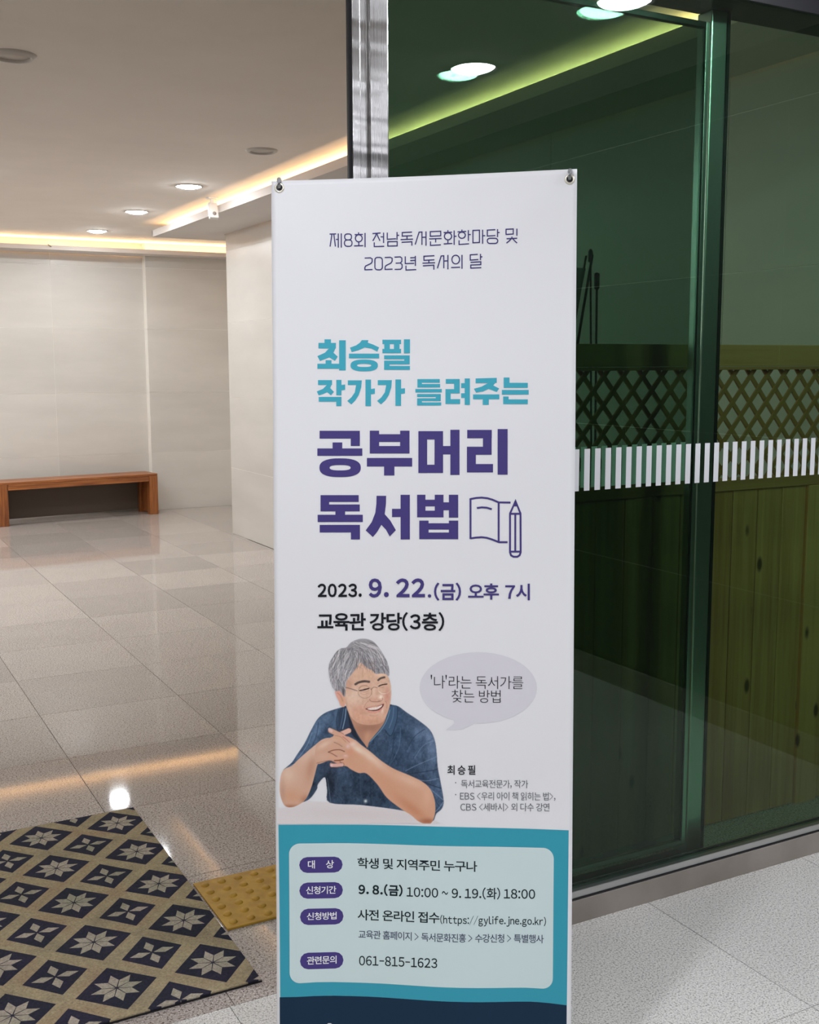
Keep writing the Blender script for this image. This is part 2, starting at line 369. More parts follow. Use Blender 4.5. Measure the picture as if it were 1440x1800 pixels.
# ---------------------------------------------------------------- easel and pole behind the screen
es = empty('easel', (2.23, 2.93, 0)); tag(es, 'folded black easel leaning behind the timber screen at its left end', 'easel')
def etube(name, a, b, r, m, par):
    bm = bmesh.new(); L = Vector(par.location); bm_tube(bm, [Vector(a)-L, Vector(b)-L], r, 10); return obj(name, bm, m, par)
M_EBL = mat('black_painted_tube', (0.015, 0.015, 0.017), 0.4)
etube('leg', (2.236, 2.93, 1.84), (2.285, 2.93, 0.0), 0.0035, M_EBL, es)
etube('leg', (2.232, 2.915, 1.84), (1.86, 2.88, 0.0), 0.0045, M_EBL, es)
etube('leg', (2.234, 2.95, 1.84), (2.10, 3.25, 0.0), 0.0035, M_EBL, es)
bm = bmesh.new(); bm_lathe(bm, [(0, 0.015), (0.005, 0.012), (0.008, 0.004), (0.008, -0.025), (0, -0.03)], (0.006, 0, 1.845), 14); obj('top_joint', bm, M_EBL, es)
M_BRD = mat('grey_board', tuple(lin((150, 160, 160))), 0.6)
bm = bmesh.new()
pl = [(-0.002, 1.80), (-0.060, 1.80), (-0.42, 0.45), (-0.33, 0.45)]
A = [bm.verts.new((x_, 0.012, z_)) for x_, z_ in pl]; B_ = [bm.verts.new((x_, 0.020, z_)) for x_, z_ in pl]
bm.faces.new(A); bm.faces.new(B_[::-1]); [bm.faces.new((A[k], B_[k], B_[(k+1) % 4], A[(k+1) % 4])) for k in range(4)]
obj('board', bm, M_BRD, es)
pole = empty('pole', (2.30, 2.96, 0)); tag(pole, 'thin black pole standing just right of the folded easel', 'pole')
etube('shaft', (2.286, 2.96, 1.78), (2.305, 2.96, 0.0), 0.004, M_EBL, pole)
bm = bmesh.new(); bm_lathe(bm, [(0, 0.0), (0.009, -0.004), (0.009, -0.05), (0.0055, -0.055)], (-0.014, 0, 1.79), 12); obj('grip', bm, M_EBL, pole)

# ---------------------------------------------------------------- bench
bench = empty('bench', (2.265, 10.93+0.166, 0), 0.12); tag(bench, 'low reddish hardwood bench standing against the far tiled wall', 'bench')
BL, BD, BH = 0.78, 0.165, 0.41
M_SEAT_SHADE = mat('under_seat_shade', tuple(lin((92, 80, 70))), 0.6)
def bpart(name, m, x0, x1, y0, y1, z0, z1, bev=0.004):
    return bar(x0, x1, y0, y1, z0, z1, name, m, bench, bev)
for k in range(3): bpart('seat_board', M_BENCH, -BL, BL, -BD+0.11*k+.001, -BD+0.11*(k+1)-.001, BH-0.022, BH, 0.003)
bpart('apron', M_BENCH, -BL+.09, BL-.09, -BD, -BD+0.03, BH-0.075, BH-0.023)
bpart('apron', M_BENCH, -BL+.09, BL-.09, BD-0.03, BD, BH-0.075, BH-0.023)
bpart('shade_panel', M_SEAT_SHADE, -BL+.09, BL-.09, BD-0.016, BD-0.004, 0.025, BH-0.076)  # dark board added to deepen the shade beneath the seat
for sx in (-1, 1):
    for sy in (-1, 1):
        xa, xb = sorted((sx*BL, sx*(BL-0.088))); ya, yb = sorted((sy*BD, sy*(BD-0.07)))
        bpart('leg', M_BENCHV, xa, xb, ya, yb, 0.0, BH-0.023)
    xa, xb = sorted((sx*(BL-0.03), sx*(BL-0.065))); bpart('side_panel', M_BENCHV, xa, xb, -BD+.07, BD-.07, 0.015, BH-0.024)

# ---------------------------------------------------------------- ceiling lights
def make_light(lit_mat, r, name='ceiling_light'):
    e = empty(name)
    bm = bmesh.new(); bm_lathe(bm, [(r*1.0, -0.001), (r*1.05, -0.006), (r*1.16, -0.006), (r*1.22, -0.003), (r*1.22, 0.0)], seg=40); obj('trim_ring', bm, M_RING, e)
    bm = bmesh.new(); bm_lathe(bm, [(0, -0.019), (r*0.35, -0.018), (r*0.66, -0.014), (r*0.88, -0.008), (r*0.99, -0.001)], seg=40, smooth=True); obj('diffuser', bm, lit_mat, e)
    return e
def make_dark_light(r):
    e = empty('ceiling_light')
    bm = bmesh.new(); bm_lathe(bm, [(r*0.86, 0.0), (r*0.90, -0.012), (r*1.0, -0.014), (r*1.16, -0.006), (r*1.2, 0.0)], seg=40); obj('trim_ring', bm, M_RING, e)
    bm = bmesh.new(); bm_lathe(bm, [(0, -0.004), (r*0.86, -0.004), (r*0.86, -0.0005)], seg=40); obj('diffuser', bm, M_LAMP_OFF, e)
    return e
proto = make_light(M_LAMP, 0.080); protod = make_dark_light(0.076); protoo = make_light(M_LAMP_O, 0.085)
used = {}
def put(pr, x, y, label, group):
    o = pr if pr.name not in used else copy_tree(pr)
    used[pr.name] = 1
    o.location = (x, y, CEIL); tag(o, label, 'ceiling light', group); return o
G_IN, G_OUT = 'round recessed lobby ceiling lights', 'round lights under the entrance canopy'
put(proto, 2.43, 10.49, 'lit round ceiling light nearest the far wall, smallest in the row', G_IN)
put(proto, 2.41, 9.04, 'lit round ceiling light in the middle of the three lit ones', G_IN)
put(proto, 2.39, 7.60, 'lit round ceiling light left of the ceiling sensor, largest of the lit ones', G_IN)
put(protod, 2.37, 6.16, 'unlit round ceiling light nearest the warm cove, above the banner', G_IN)
put(protod, 0.80, 4.75, 'unlit round ceiling light at the left edge, closest to the camera', G_IN)
for x, y in ((0.9, 10.49), (0.9, 9.04), (0.9, 7.6), (-0.7, 10.49), (-0.7, 9.04), (-0.7, 7.6), (-2.2, 9.04), (-2.2, 7.6), (-0.7, 6.16), (-2.2, 6.16)):
    rw = {0.9: 'second', -0.7: 'third', -2.2: 'fourth'}[x]; dp = {10.49: 'beside the far wall', 9.04: 'one place from the far wall', 7.6: 'two places from the far wall', 6.16: 'three places from the far wall'}[y]
    put(proto, x, y, 'unseen lobby light, %s row left of cove, %s' % (rw, dp), G_IN+' out of view')  # rows out of view, kept to light the lobby
put(protoo, 2.50, 0.54, 'lit canopy light seen mirrored in the green glass beside the cove', G_OUT)
put(protoo, 2.50, 1.51, 'lit canopy light seen mirrored at the very top of the glass', G_OUT)
for x, y, wh in ((0.6, -0.9, 'just behind the camera'), (-1.3, -0.9, 'behind the camera on the left'), (-1.3, 0.54, 'left of the camera'), (1.2, -2.0, 'farthest behind the camera'), (2.6, -1.2, 'behind the camera near the dark wall'), (0.15, 1.25, 'above the entrance, left of the banner')):
    put(protoo, x, y, 'added unseen canopy light '+wh, G_OUT+' out of view')  # unseen lamps added to light the banner and outdoor floor
# ceiling sensor
sn = empty('ceiling_sensor', (2.70, 8.04, CEIL)); tag(sn, 'small white motion sensor hanging from the ceiling beside the warm cove', 'sensor')
bm = bmesh.new(); bm_box(bm, -0.035, 0.035, -0.03, 0.03, -0.012, 0.0, 0.003); obj('bracket', bm, M_PLAST, sn)
bm = bmesh.new(); bm_box(bm, -0.012, 0.012, -0.012, 0.012, -0.045, -0.010, 0.002); obj('stem', bm, M_PLAST, sn)
bm = bmesh.new(); Mx = Matrix.Translation((0, -0.015, -0.095)) @ Matrix.Rotation(math.radians(-18), 4, 'X')
bm_box(bm, -0.033, 0.033, -0.022, 0.022, -0.062, 0.055, 0.008, Mx); hd = obj('housing', bm, M_PLAST, sn)
bm = bmesh.new(); bmesh.ops.create_uvsphere(bm, u_segments=16, v_segments=8, radius=0.014, matrix=Matrix.Translation((0, -0.045, -0.118))); obj('lens', bm, mat('sensor_lens', (0.25, 0.22, 0.2), 0.2), sn)
# loose wire end over the far soffit
bm = bmesh.new(); bm_tube(bm, [(2.11, 11.15, 2.595), (2.11, 11.10, 2.622), (2.115, 11.088, 2.61), (2.135, 11.085, 2.60)], 0.004, 8)
tag(obj('cable_end', bm, mat('grey_cable', (0.2, 0.16, 0.1), 0.6)), 'loose grey cable end poking over the far soffit edge', 'cable')

# ---------------------------------------------------------------- tactile tile
tt = empty('tactile_tile', (1.048, 2.849, 0)); tag(tt, 'yellow tactile paving tile with raised domes beside the patterned mat', 'tactile tile')
bm = bmesh.new(); bm_box(bm, -0.151, 0.151, -0.150, 0.150, 0.0005, 0.007, 0.0015); obj('base', bm, M_TACT, tt)
bm = bmesh.new(); bm_lathe(bm, [(0, 0.0052), (0.006, 0.0050), (0.0095, 0.0038), (0.0125, 0.0), (0.0125, -0.001)], seg=16)
bmesh.ops.recalc_face_normals(bm, faces=bm.faces); md = bpy.data.meshes.new('dome'); bm.to_mesh(md); bm.free()
for i in range(6):
    for j in range(6): obj('dome', md, M_TACT, tt, (-0.125+0.05*i, -0.121+0.0485*j, 0.007))

# ---------------------------------------------------------------- entrance mat
M_MAT = mat('woven_mat', (0.3, 0.27, 0.2), 0.95); t = NT(M_MAT); t.b.inputs['Specular IOR Level'].default_value = 0.1
P = t.pos(); sp = t.n('ShaderNodeSeparateXYZ'); t.l(P, sp.inputs[0]); X_, Y_ = sp.outputs[0], sp.outputs[1]
def cell(cx, cy, px_, py_):
    a = t.math('WRAP', t.math('SUBTRACT', X_, cx), px_/2, -px_/2); b = t.math('WRAP', t.math('SUBTRACT', Y_, cy), py_/2, -py_/2); return a, b
def petals(a, b, n, R, spread, gap):
    r = t.math('SQRT', t.math('ADD', t.math('MULTIPLY', a, a), t.math('MULTIPLY', b, b)))
    th = t.math('ARCTAN2', b, a); w_ = math.pi/n
    f = t.math('WRAP', th, w_, -w_)
    x_ = t.math('MULTIPLY', r, t.math('COSINE', f)); y_ = t.math('MULTIPLY', r, t.math('ABSOLUTE', t.math('SINE', f)))
    lim = t.math('MULTIPLY', t.math('MINIMUM', t.math('SUBTRACT', x_, gap), t.math('SUBTRACT', R, x_)), math.tan(spread))
    return t.math('LESS_THAN', y_, lim)
def diamond(a, b, hx, hy): return t.math('LESS_THAN', t.math('ADD', t.math('DIVIDE', t.math('ABSOLUTE', a), hx), t.math('DIVIDE', t.math('ABSOLUTE', b), hy)), 1.0)
a1, b1 = cell(0.808, 2.553, 0.2405, 0.2445); a2, b2 = cell(0.687, 2.675, 0.2405, 0.2445)
D1, D2 = diamond(a1, b1, 0.098, 0.103), diamond(a2, b2, 0.078, 0.090)
K1, K2 = petals(a1, b1, 8, 0.062, math.radians(24), 0.004), petals(a2, b2, 4, 0.057, math.radians(27), 0.004)
fib = t.noise(P, 190, 3, 0.7); big = t.noise(P, 9, 3)
beige = t.ramp(big, [(0.35, tuple(lin((150, 138, 112)))), (0.5, tuple(lin((166, 152, 122)))), (0.66, tuple(lin((160, 140, 112))))])
navy = t.ramp(big, [(0.3, tuple(lin((44, 46, 56)))), (0.7, tuple(lin((52, 50, 66))))])
pet = t.ramp(big, [(0.35, tuple(lin((156, 152, 132)))), (0.65, tuple(lin((176, 164, 150))))])
c = t.mix(t.math('MAXIMUM', D1, D2), beige, navy)
c = t.mix(t.math('MAXIMUM', K1, K2), c, pet)
v = t.n('ShaderNodeCombineXYZ'); k = t.math('ADD', t.math('MULTIPLY', fib, 1.5), 0.25); [t.l(k, v.inputs[i]) for i in range(3)]
t.l(t.mix(1.0, c, v.outputs[0], 'MULTIPLY'), t.b.inputs['Base Color']); t.bump(fib, 0.7, 0.002)
fm = empty('floor_mat', (0.1, 3.03, 0)); tag(fm, 'beige and navy entrance mat patterned with stars inside diamonds', 'mat')
bm = bmesh.new(); bm_box(bm, -0.88, 0.788, -0.605, 0.608, 0.0035, 0.008, 0.001); obj('pile', bm, M_MAT, fm)
bm = bmesh.new(); bm_box(bm, -0.882, 0.790, -0.608, 0.610, 0.0005, 0.0034); obj('backing', bm, M_BLACK, fm)
# ---------------------------------------------------------------- banner: a hanging print on a light x-frame stand
BP0 = np.array([0.8397, 2.1333, 1.8641]); byaw, btilt, broll = -0.571, 0.0803, -0.0037
bu = np.array([math.cos(byaw), math.sin(byaw), 0.]); bn0 = np.array([math.sin(byaw), -math.cos(byaw), 0.])
bd = -np.array([0, 0, 1.])*math.cos(btilt) + bn0*math.sin(btilt)
BU = bu*math.cos(broll) + bd*math.sin(broll); BD_ = bd*math.cos(broll) - bu*math.sin(broll); BN = np.cross(BU, -BD_)
def puv(x, y):
    """print coordinates in metres (u right, v down) of a spot measured on the photograph of the print"""
    x = np.asarray(x, float); y = np.asarray(y, float)
    d = ((x-720)/FPX)[..., None]*CR + ((900-y)/FPX)[..., None]*CU + _f
    t_ = ((BP0-np.array([0, 0, EYE])) @ BN)/(d @ BN); p = np.array([0, 0, EYE]) + d*t_[..., None] - BP0
    return p @ BU, p @ BD_
def relief(u, v):
    u = np.asarray(u, float); v = np.asarray(v, float)
    w_ = 0.0016*np.sin(2*math.pi*u/0.42+0.8)*np.exp(-((v-0.45)/0.35)**2)
    s_ = (u-0.585)*0.78+(v-0.02)*0.63                     # fold running down from the right eyelet
    c_ = (u-0.585)*0.63-(v-0.02)*0.78
    w_ = w_ + 0.0030*np.exp(-((s_+0.02+0.12*np.abs(c_))/0.032)**2)*np.clip(-c_/0.08, 0, 1)*np.exp(-(-c_)/0.22)
    s2 = (u-0.015)*0.85-(v-0.02)*0.52; c2 = (u-0.015)*0.52+(v-0.02)*0.85
    w_ = w_ + 0.0016*np.exp(-((s2+0.03)/0.03)**2)*np.clip(c2/0.08, 0, 1)*np.exp(-c2/0.18)
    w_ = w_ + 0.0042*np.sin(2*math.pi*(u/0.34)+0.6+0.5*v)*np.clip((v-1.15)/0.5, 0, 1)
    w_ = w_ + 0.0016*np.sin(2*math.pi*(u*0.4+v)/0.55)
    return w_
def b3(u, v, off=0.0):
    u = np.asarray(u, float); v = np.asarray(v, float); w_ = relief(u, v)+off
    return BP0 + u[..., None]*BU + v[..., None]*BD_ + w_[..., None]*BN
WREF = lin((214, 216, 226)); WALB = np.array([0.86, 0.86, 0.865])
def ink(c): return tuple(np.clip(lin(c)/WREF*WALB, 0.002, 0.95))
M_VINYL = mat('banner_vinyl', tuple(WALB), 0.45, spec=0.25)
def inkmat(name, c): return mat(name, ink(c), 0.5, spec=0.2)
M_TEAL, M_INDIGO, M_BLK = inkmat('teal_ink', (62, 158, 184)), inkmat('indigo_ink', (66, 58, 120)), inkmat('black_ink', (22, 24, 34))
M_TITLE, M_GREY, M_SLATE = inkmat('title_ink', (54, 50, 108)), inkmat('grey_ink', (84, 86, 98)), inkmat('slate_ink', (66, 72, 98))
M_PANEL_T, M_PANEL_L, M_NAVY, M_PILL = inkmat('teal_panel_ink', (52, 146, 172)), inkmat('pale_panel_ink', (190, 208, 216)), inkmat('navy_ink', (16, 42, 68)), inkmat('pill_ink', (66, 56, 122))
M_BUB, M_WINK, M_DEEP = inkmat('bubble_ink', (201, 200, 214)), inkmat('white_ink', (226, 226, 240)), inkmat('deep_ink', (20, 34, 42))
banner = empty('banner', tuple(b3(0.3, 1.8)*np.array([1, 1, 0])))
tag(banner, 'tall white printed banner with Korean lettering and a seated man, standing before the glass', 'banner')
BO = np.array(banner.location)
def mesh_uv(name, uv, faces, m, off, parent=banner, smooth=False):
    uv = np.asarray(uv, float); P3 = b3(uv[:, 0], uv[:, 1], off) - BO
    me = bpy.data.meshes.new(name); me.from_pydata([tuple(p) for p in P3], [], faces); me.update()
    if smooth: me.polygons.foreach_set('use_smooth', [True]*len(me.polygons))
    return obj(name, me, m, parent)
# sheet (with thickness)
def sheet():
    nu, nv = 60, 180
    L = [(478, 318), (484, 1449), (487, 1751)]; uL, vL = zip(*[puv(*p) for p in L])
    us = np.linspace(0, 1, nu+1); vs = np.linspace(0, 1, nv+1); uv = []
    for b in vs:
        for a in us:
            top = (1-a)*0.0062 + a*(-0.0055) + 0.0022*math.sin(math.pi*a)
            uu = a*0.6; vv = top + (1.8-top)*b
            uv.append((uu, vv))
    f = [(r*(nu+1)+c_, r*(nu+1)+c_+1, (r+1)*(nu+1)+c_+1, (r+1)*(nu+1)+c_) for r in range(nv) for c_ in range(nu)]
    uv = np.array(uv); A = b3(uv[:, 0], uv[:, 1], 0)-BO; B = b3(uv[:, 0], uv[:, 1], -0.0006)-BO; n = len(A)
    faces = [tuple(reversed(q)) for q in f] + [tuple(i+n for i in q) for q in f]
    rim = [i for i in range(nu+1)] + [(r*(nu+1)+nu) for r in range(1, nv+1)] + [nv*(nu+1)+c_ for c_ in range(nu-1, -1, -1)] + [r*(nu+1) for r in range(nv-1, 0, -1)]
    faces += [(a, b, b+n, a+n) for a, b in zip(rim, rim[1:]+rim[:1])]
    me = bpy.data.meshes.new('sheet'); me.from_pydata([tuple(p) for p in np.vstack([A, B])], [], faces); me.update()
    me.polygons.foreach_set('use_smooth', [True]*len(me.polygons)); return obj('sheet', me, M_VINYL, banner)
sheet()
def flat_print(name, polys, m, off, step=0.02, label=None):
    """polys: outlines in photo-measured print spots; cut along a grid so the ink follows the folds"""
    bm = bmesh.new()
    for ip, pg in enumerate(polys):
        u, v = puv([p[0] for p in pg], [p[1] for p in pg])
        vs = [bm.verts.new((a, b, (ip % 6)*2.5e-5)) for a, b in zip(u, v)]
        try: bm.faces.new(vs)
        except ValueError: pass
    bm.normal_update(); bmesh.ops.triangulate(bm, faces=bm.faces[:])
    return finish_print(name, bm, m, off, step, label)
def finish_print(name, bm, m, off, step, label=None):
    xs = [v.co.x for v in bm.verts]; ys = [v.co.y for v in bm.verts]
    for ax, lo, hi in ((0, min(xs), max(xs)), (1, min(ys), max(ys))):
        k = lo+step
        while k < hi:
            co = [0, 0, 0]; no = [0, 0, 0]; co[ax] = k; no[ax] = 1
            bmesh.ops.bisect_plane(bm, geom=bm.verts[:]+bm.edges[:]+bm.faces[:], plane_co=co, plane_no=no); k += step
    uv = np.array([(v.co.x, v.co.y) for v in bm.verts]); P3 = b3(uv[:, 0], uv[:, 1], off+np.array([v.co.z for v in bm.verts]))-BO
    for v, p in zip(bm.verts, P3): v.co = p
    me = bpy.data.meshes.new(name); bm.normal_update(); N = Vector(BN)
    for f in bm.faces:
        if f.normal.dot(N) < 0: f.normal_flip()
    bm.to_mesh(me); bm.free(); o = obj(name, me, m, banner)
    if label: o['label'] = label
    return o
def R4(x0, y0, x1, y1): return [(x0, y0), (x1, y0), (x1, y1), (x0, y1)]
def fr(ox, oy, s, polys): return [[(ox+x/s, oy+y/s) for x, y in pg] for pg in polys]
def ring(cx, cy, rx, ry, ix, iy, n=2.5, k=40):
    out = []
    def pt(a, X, Y):
        c_, s_ = math.cos(a), math.sin(a); return (cx+X*math.copysign(abs(c_)**(2/n), c_), cy+Y*math.copysign(abs(s_)**(2/n), s_))
    for i in range(k):
        a, b = 2*math.pi*i/k, 2*math.pi*(i+1)/k; out.append([pt(a, rx, ry), pt(b, rx, ry), pt(b, ix, iy), pt(a, ix, iy)])
    return out
def stroke(pts, w_, closed=False, round_=False):
    """thick polyline as quads with mitred joins"""
    P = [np.array(p, float) for p in pts]; n = len(P); out = []
    if closed: P = P+[P[0]]
    L = len(P); off = []
    for i in range(L):
        if closed: a, b = P[(i-1) % (L-1)], P[(i+1) % (L-1)]
        else: a, b = P[max(i-1, 0)], P[min(i+1, L-1)]
        d0 = P[i]-a; d1 = b-P[i]
        d0 = d0/np.linalg.norm(d0) if np.linalg.norm(d0) > 0 else None; d1 = d1/np.linalg.norm(d1) if np.linalg.norm(d1) > 0 else None
        if d0 is None: d0 = d1
        if d1 is None: d1 = d0
        n0, n1 = np.array([-d0[1], d0[0]]), np.array([-d1[1], d1[0]]); m_ = n0+n1; m_ = m_/max(np.linalg.norm(m_), 1e-6)
        off.append(m_*w_/2/max(0.45, m_@n0))
    for i in range(L-1): out.append([tuple(P[i]+off[i]), tuple(P[i+1]+off[i+1]), tuple(P[i+1]-off[i+1]), tuple(P[i]-off[i])])
    return out
INK = 0.0006
# --- headline lettering, drawn stroke block by stroke block
A = fr(550, 590, 8, [R4(165,52,255,110), R4(80,102,325,180), [(325,102),(322,170),(290,240),(350,295),(312,355),(232,306),(100,355),(65,288),(170,240),(230,176)],
  R4(180,345,262,400), R4(65,395,372,465), R4(370,65,462,488),
  [(688,62),(780,62),(772,98),(850,125),(932,165),(905,222),(820,180),(730,165),(640,205),(545,230),(522,168),(610,135),(660,100)], R4(508,252,932,318)]
  + ring(722,418,192,83,100,22) + [R4(978,56,1240,118), R4(978,186,1240,246), R4(1005,100,1082,200), R4(1140,100,1218,200), R4(1280,50,1365,246),
  R4(1002,276,1362,330), R4(1285,276,1362,403), R4(1002,350,1362,403), R4(1002,350,1078,480), R4(1002,425,1365,480)])
flat_print('lettering', A, M_TEAL, INK, 0.02)
B_ = fr(550, 658, 7.385, [R4(68,75,250,138), [(250,75),(245,130),(225,178),(275,228),(235,272),(188,232),(130,258),(75,272),(52,222),(130,190),(180,140)], R4(305,72,372,272), [(372,138),(420,132),(420,200),(372,208)], R4(78,293,372,355), R4(305,293,372,412),
  [(455,78),(635,78),(628,170),(595,270),(550,340),(500,392),(447,345),(500,300),(545,235),(562,138),(455,138)], R4(683,68,755,412), [(755,190),(805,182),(805,252),(755,258)],
  [(843,75),(1025,75),(1018,170),(985,270),(940,338),(885,390),(835,345),(890,298),(935,232),(952,138),(843,138)], R4(1072,66,1145,408), [(1145,185),(1196,180),(1196,248),(1145,254)]])
C_ = fr(722, 658, 6.606, [R4(78,55,338,97), R4(78,55,130,152), R4(78,112,342,152), R4(55,170,362,210), R4(75,228,350,262), R4(292,228,350,310), R4(75,278,350,310), R4(75,278,130,362), R4(75,326,355,362),
  R4(408,55,570,108), R4(505,55,570,222), R4(405,172,570,222), R4(405,172,465,345), R4(405,288,575,345), R4(587,103,630,160), R4(587,220,630,275), R4(628,48,688,355),
  [(755,48),(1000,42),(1000,100),(755,104)], [(1000,42),(990,90),(960,130),(1028,165),(1000,206),(905,170),(840,200),(760,212),(735,168),(820,145),(900,103),(905,60)], R4(725,234,1030,290), R4(838,290,908,355),
  R4(1080,38,1148,157), R4(1080,100,1360,157), R4(1060,182,1370,236), R4(1075,258,1138,347), R4(1075,292,1360,347)])
flat_print('lettering', B_+C_, M_TEAL, INK, 0.02)
D_ = fr(550, 745, 8, [R4(97,98,662,208), R4(535,98,662,312), R4(280,262,415,350), R4(66,346,697,450)] + ring(386,617,290,132,147,38) +
  [R4(802,96,933,417), R4(1228,96,1360,417), R4(802,146,1360,255), R4(802,312,1360,417), R4(762,480,1398,600), R4(1003,600,1148,726)])
E_ = fr(725, 745, 8, [R4(85,103,208,692), R4(312,103,432,690), R4(85,103,432,220), R4(85,575,432,691), R4(432,312,540,430), R4(535,84,664,718),
  R4(772,86,1117,203), R4(993,86,1115,435), R4(768,322,1115,435), R4(768,322,893,683), R4(768,565,1135,683), R4(1200,74,1340,715)])
flat_print('lettering', D_+E_, M_INDIGO, INK, 0.02)
F_ = fr(550, 860, 8, [R4(112,82,647,178), R4(112,82,232,310), R4(112,214,662,310), R4(320,300,456,360), R4(72,358,704,460), R4(100,500,664,606), R4(537,500,664,706),
  [(897,92),(1032,92),(1030,200),(1012,350),(1090,440),(1168,575),(1082,664),(1030,570),(965,500),(905,600),(845,672),(745,578),(830,460),(880,330),(895,200)], R4(1115,275,1240,390), R4(1235,78,1365,706)])
G_ = fr(720, 860, 6.857, [R4(92,66,192,338), R4(305,66,410,338), R4(92,126,410,206), R4(92,258,410,338), R4(410,157,475,252), R4(475,66,587,342), R4(118,378,230,602), R4(475,378,587,602), R4(118,410,587,486), R4(118,522,587,602)])
flat_print('lettering', F_+G_, M_INDIGO, INK, 0.02)
W_ = 23
ic = stroke([(735,600),(735,118),(800,105),(870,100),(940,108),(1000,125),(1075,158)], W_) + stroke([(1075,150),(1075,636)], W_) + stroke([(735,592),(800,583),(870,578),(930,585),(990,603),(1080,638),(1182,638)], W_)
ic += stroke([(1070,158),(1218,160)], W_) + stroke([(812,226),(870,218),(930,222),(992,240)], W_) + stroke([(1212,292),(1278,142),(1338,292),(1340,760),(1328,795),(1300,814),(1255,814),(1224,797),(1212,760)], W_, True)
ic += stroke([(1212,295),(1338,295)], W_) + stroke([(1275,295),(1275,750)], W_) + stroke([(1212,752),(1340,752)], W_) + [[(1240,228),(1278,128),(1318,228),(1296,206),(1262,206)]]
flat_print('book_and_pencil_icon', fr(720, 860, 6.857, ic), M_INDIGO, INK, 0.03)
# --- thin title lettering, stroke by stroke
def rr(x0, y0, x1, y1, r):
    p = []
    for cx, cy, a0 in ((x1-r, y0+r, -90), (x1-r, y1-r, 0), (x0+r, y1-r, 90), (x0+r, y0+r, 180)):
        for k in range(4): a = math.radians(a0+30*k); p.append((cx+r*math.cos(a), cy+r*math.sin(a)))
    return p
def cir(cx, cy, rx, ry): return [(cx+rx*math.cos(2*math.pi*k/20), cy+ry*math.sin(2*math.pi*k/20)) for k in range(20)]
H_open = [[(78,135),(170,132)],[(110,133),(108,160),(85,310)],[(138,133),(141,160),(160,310)],[(168,210),(200,210)],[(200,126),(200,325)],[(242,125),(242,325)],
 [(485,110),(485,138)],[(430,142),(545,138)],[(488,245),(488,295)],[(422,300),(550,296)],[(576,118),(576,318)],
 [(680,126),(795,118)],[(732,122),(726,155),(685,230)],[(742,121),(749,150),(785,228)],[(795,172),(835,172)],[(836,112),(836,258)],[(705,250),(705,309),(845,304)],
 [(888,112),(888,206),(1010,198)],[(1025,105),(1025,215)],[(1025,150),(1055,150)],
 [(1090,112),(1235,105)],[(1098,112),(1098,161),(1240,155)],[(1165,160),(1165,205)],[(1075,210),(1250,203)],[(1090,248),(1233,240),(1233,295)],
 [(1280,280),(1335,106),(1375,104),(1375,284)],
 [(570,470),(650,466),(675,480),(675,520),(660,545),(585,580),(573,600),(573,634),(680,630)],[(852,462),(930,458),(955,472),(955,512),(940,538),(868,575),(856,595),(856,628),(962,624)],
 [(988,456),(1070,452),(1092,470),(1092,515),(1072,538),(1005,540)],[(1072,538),(1095,560),(1095,605),(1075,626),(990,628)],
 [(1140,445),(1140,546),(1265,542)],[(1210,465),(1282,462)],[(1210,505),(1282,500)],[(1282,438),(1282,580)],[(1150,575),(1150,636),(1295,630)]]
H_cl = [rr(290,132,386,216,34), rr(287,216,393,306,36), cir(488,193,48,50), [(895,240),(1027,237),(1027,298),(895,301)], rr(713,460,818,634,36)]
I_open = [[(18,178),(70,176)],[(72,95),(72,295)],[(115,200),(292,194)],[(208,198),(208,250)],[(135,235),(135,291),(282,283)],
 [(380,78),(380,105)],[(320,112),(440,106)],[(380,215),(380,265)],[(320,270),(442,264)],[(468,82),(468,285)],[(468,165),(502,163)],
 [(577,70),(577,98)],[(515,102),(638,96)],[(668,78),(668,230)],[(668,140),(702,140)],[(537,220),(537,279),(678,269)],[(868,72),(868,270)],[(868,158),(904,155)],
 [(1048,72),(934,78),(934,161),(1048,155)],[(1078,65),(1078,178)],[(1078,115),(1108,113)],[(1350,58),(1350,158)],[(1280,170),(1280,192)],[(1205,200),(1355,192)],[(1268,198),(1248,225),(1203,261)],[(1292,197),(1312,222),(1353,260)],
 [(190,435),(43,443),(43,500),(190,493)],[(112,498),(112,535)],[(22,540),(200,534)],[(28,577),(182,568),(182,632)],[(232,612),(285,440),(322,436),(322,612)],[(325,510),(380,508)],[(380,425),(380,628)],
 [(425,602),(552,598)],[(578,425),(578,620)],[(800,418),(695,425),(695,499),(808,491)],[(838,412),(838,500)],[(838,455),(865,452)],[(698,530),(843,522),(843,562),(702,568),(702,611),(850,604)]]
I_cl = [[(132,99),(279,92),(279,156),(132,163)], cir(382,163,51,50), cir(577,148,48,44), [(732,82),(824,78),(824,251),(732,255)], rr(934,193,1080,266,34), [(1198,68),(1299,62),(1299,133),(1198,139)], cir(490,490,54,61)]
tt_ = []
for s_ in H_open: tt_ += fr(570, 395, 8, stroke(s_, 15.5))
for s_ in H_cl: tt_ += fr(570, 395, 8, stroke(s_, 15.5, True))
for s_ in I_open: tt_ += fr(740, 395, 8, stroke(s_, 15.5))
for s_ in I_cl: tt_ += fr(740, 395, 8, stroke(s_, 15.5, True))
flat_print('lettering', tt_, M_TITLE, INK, 0.03)
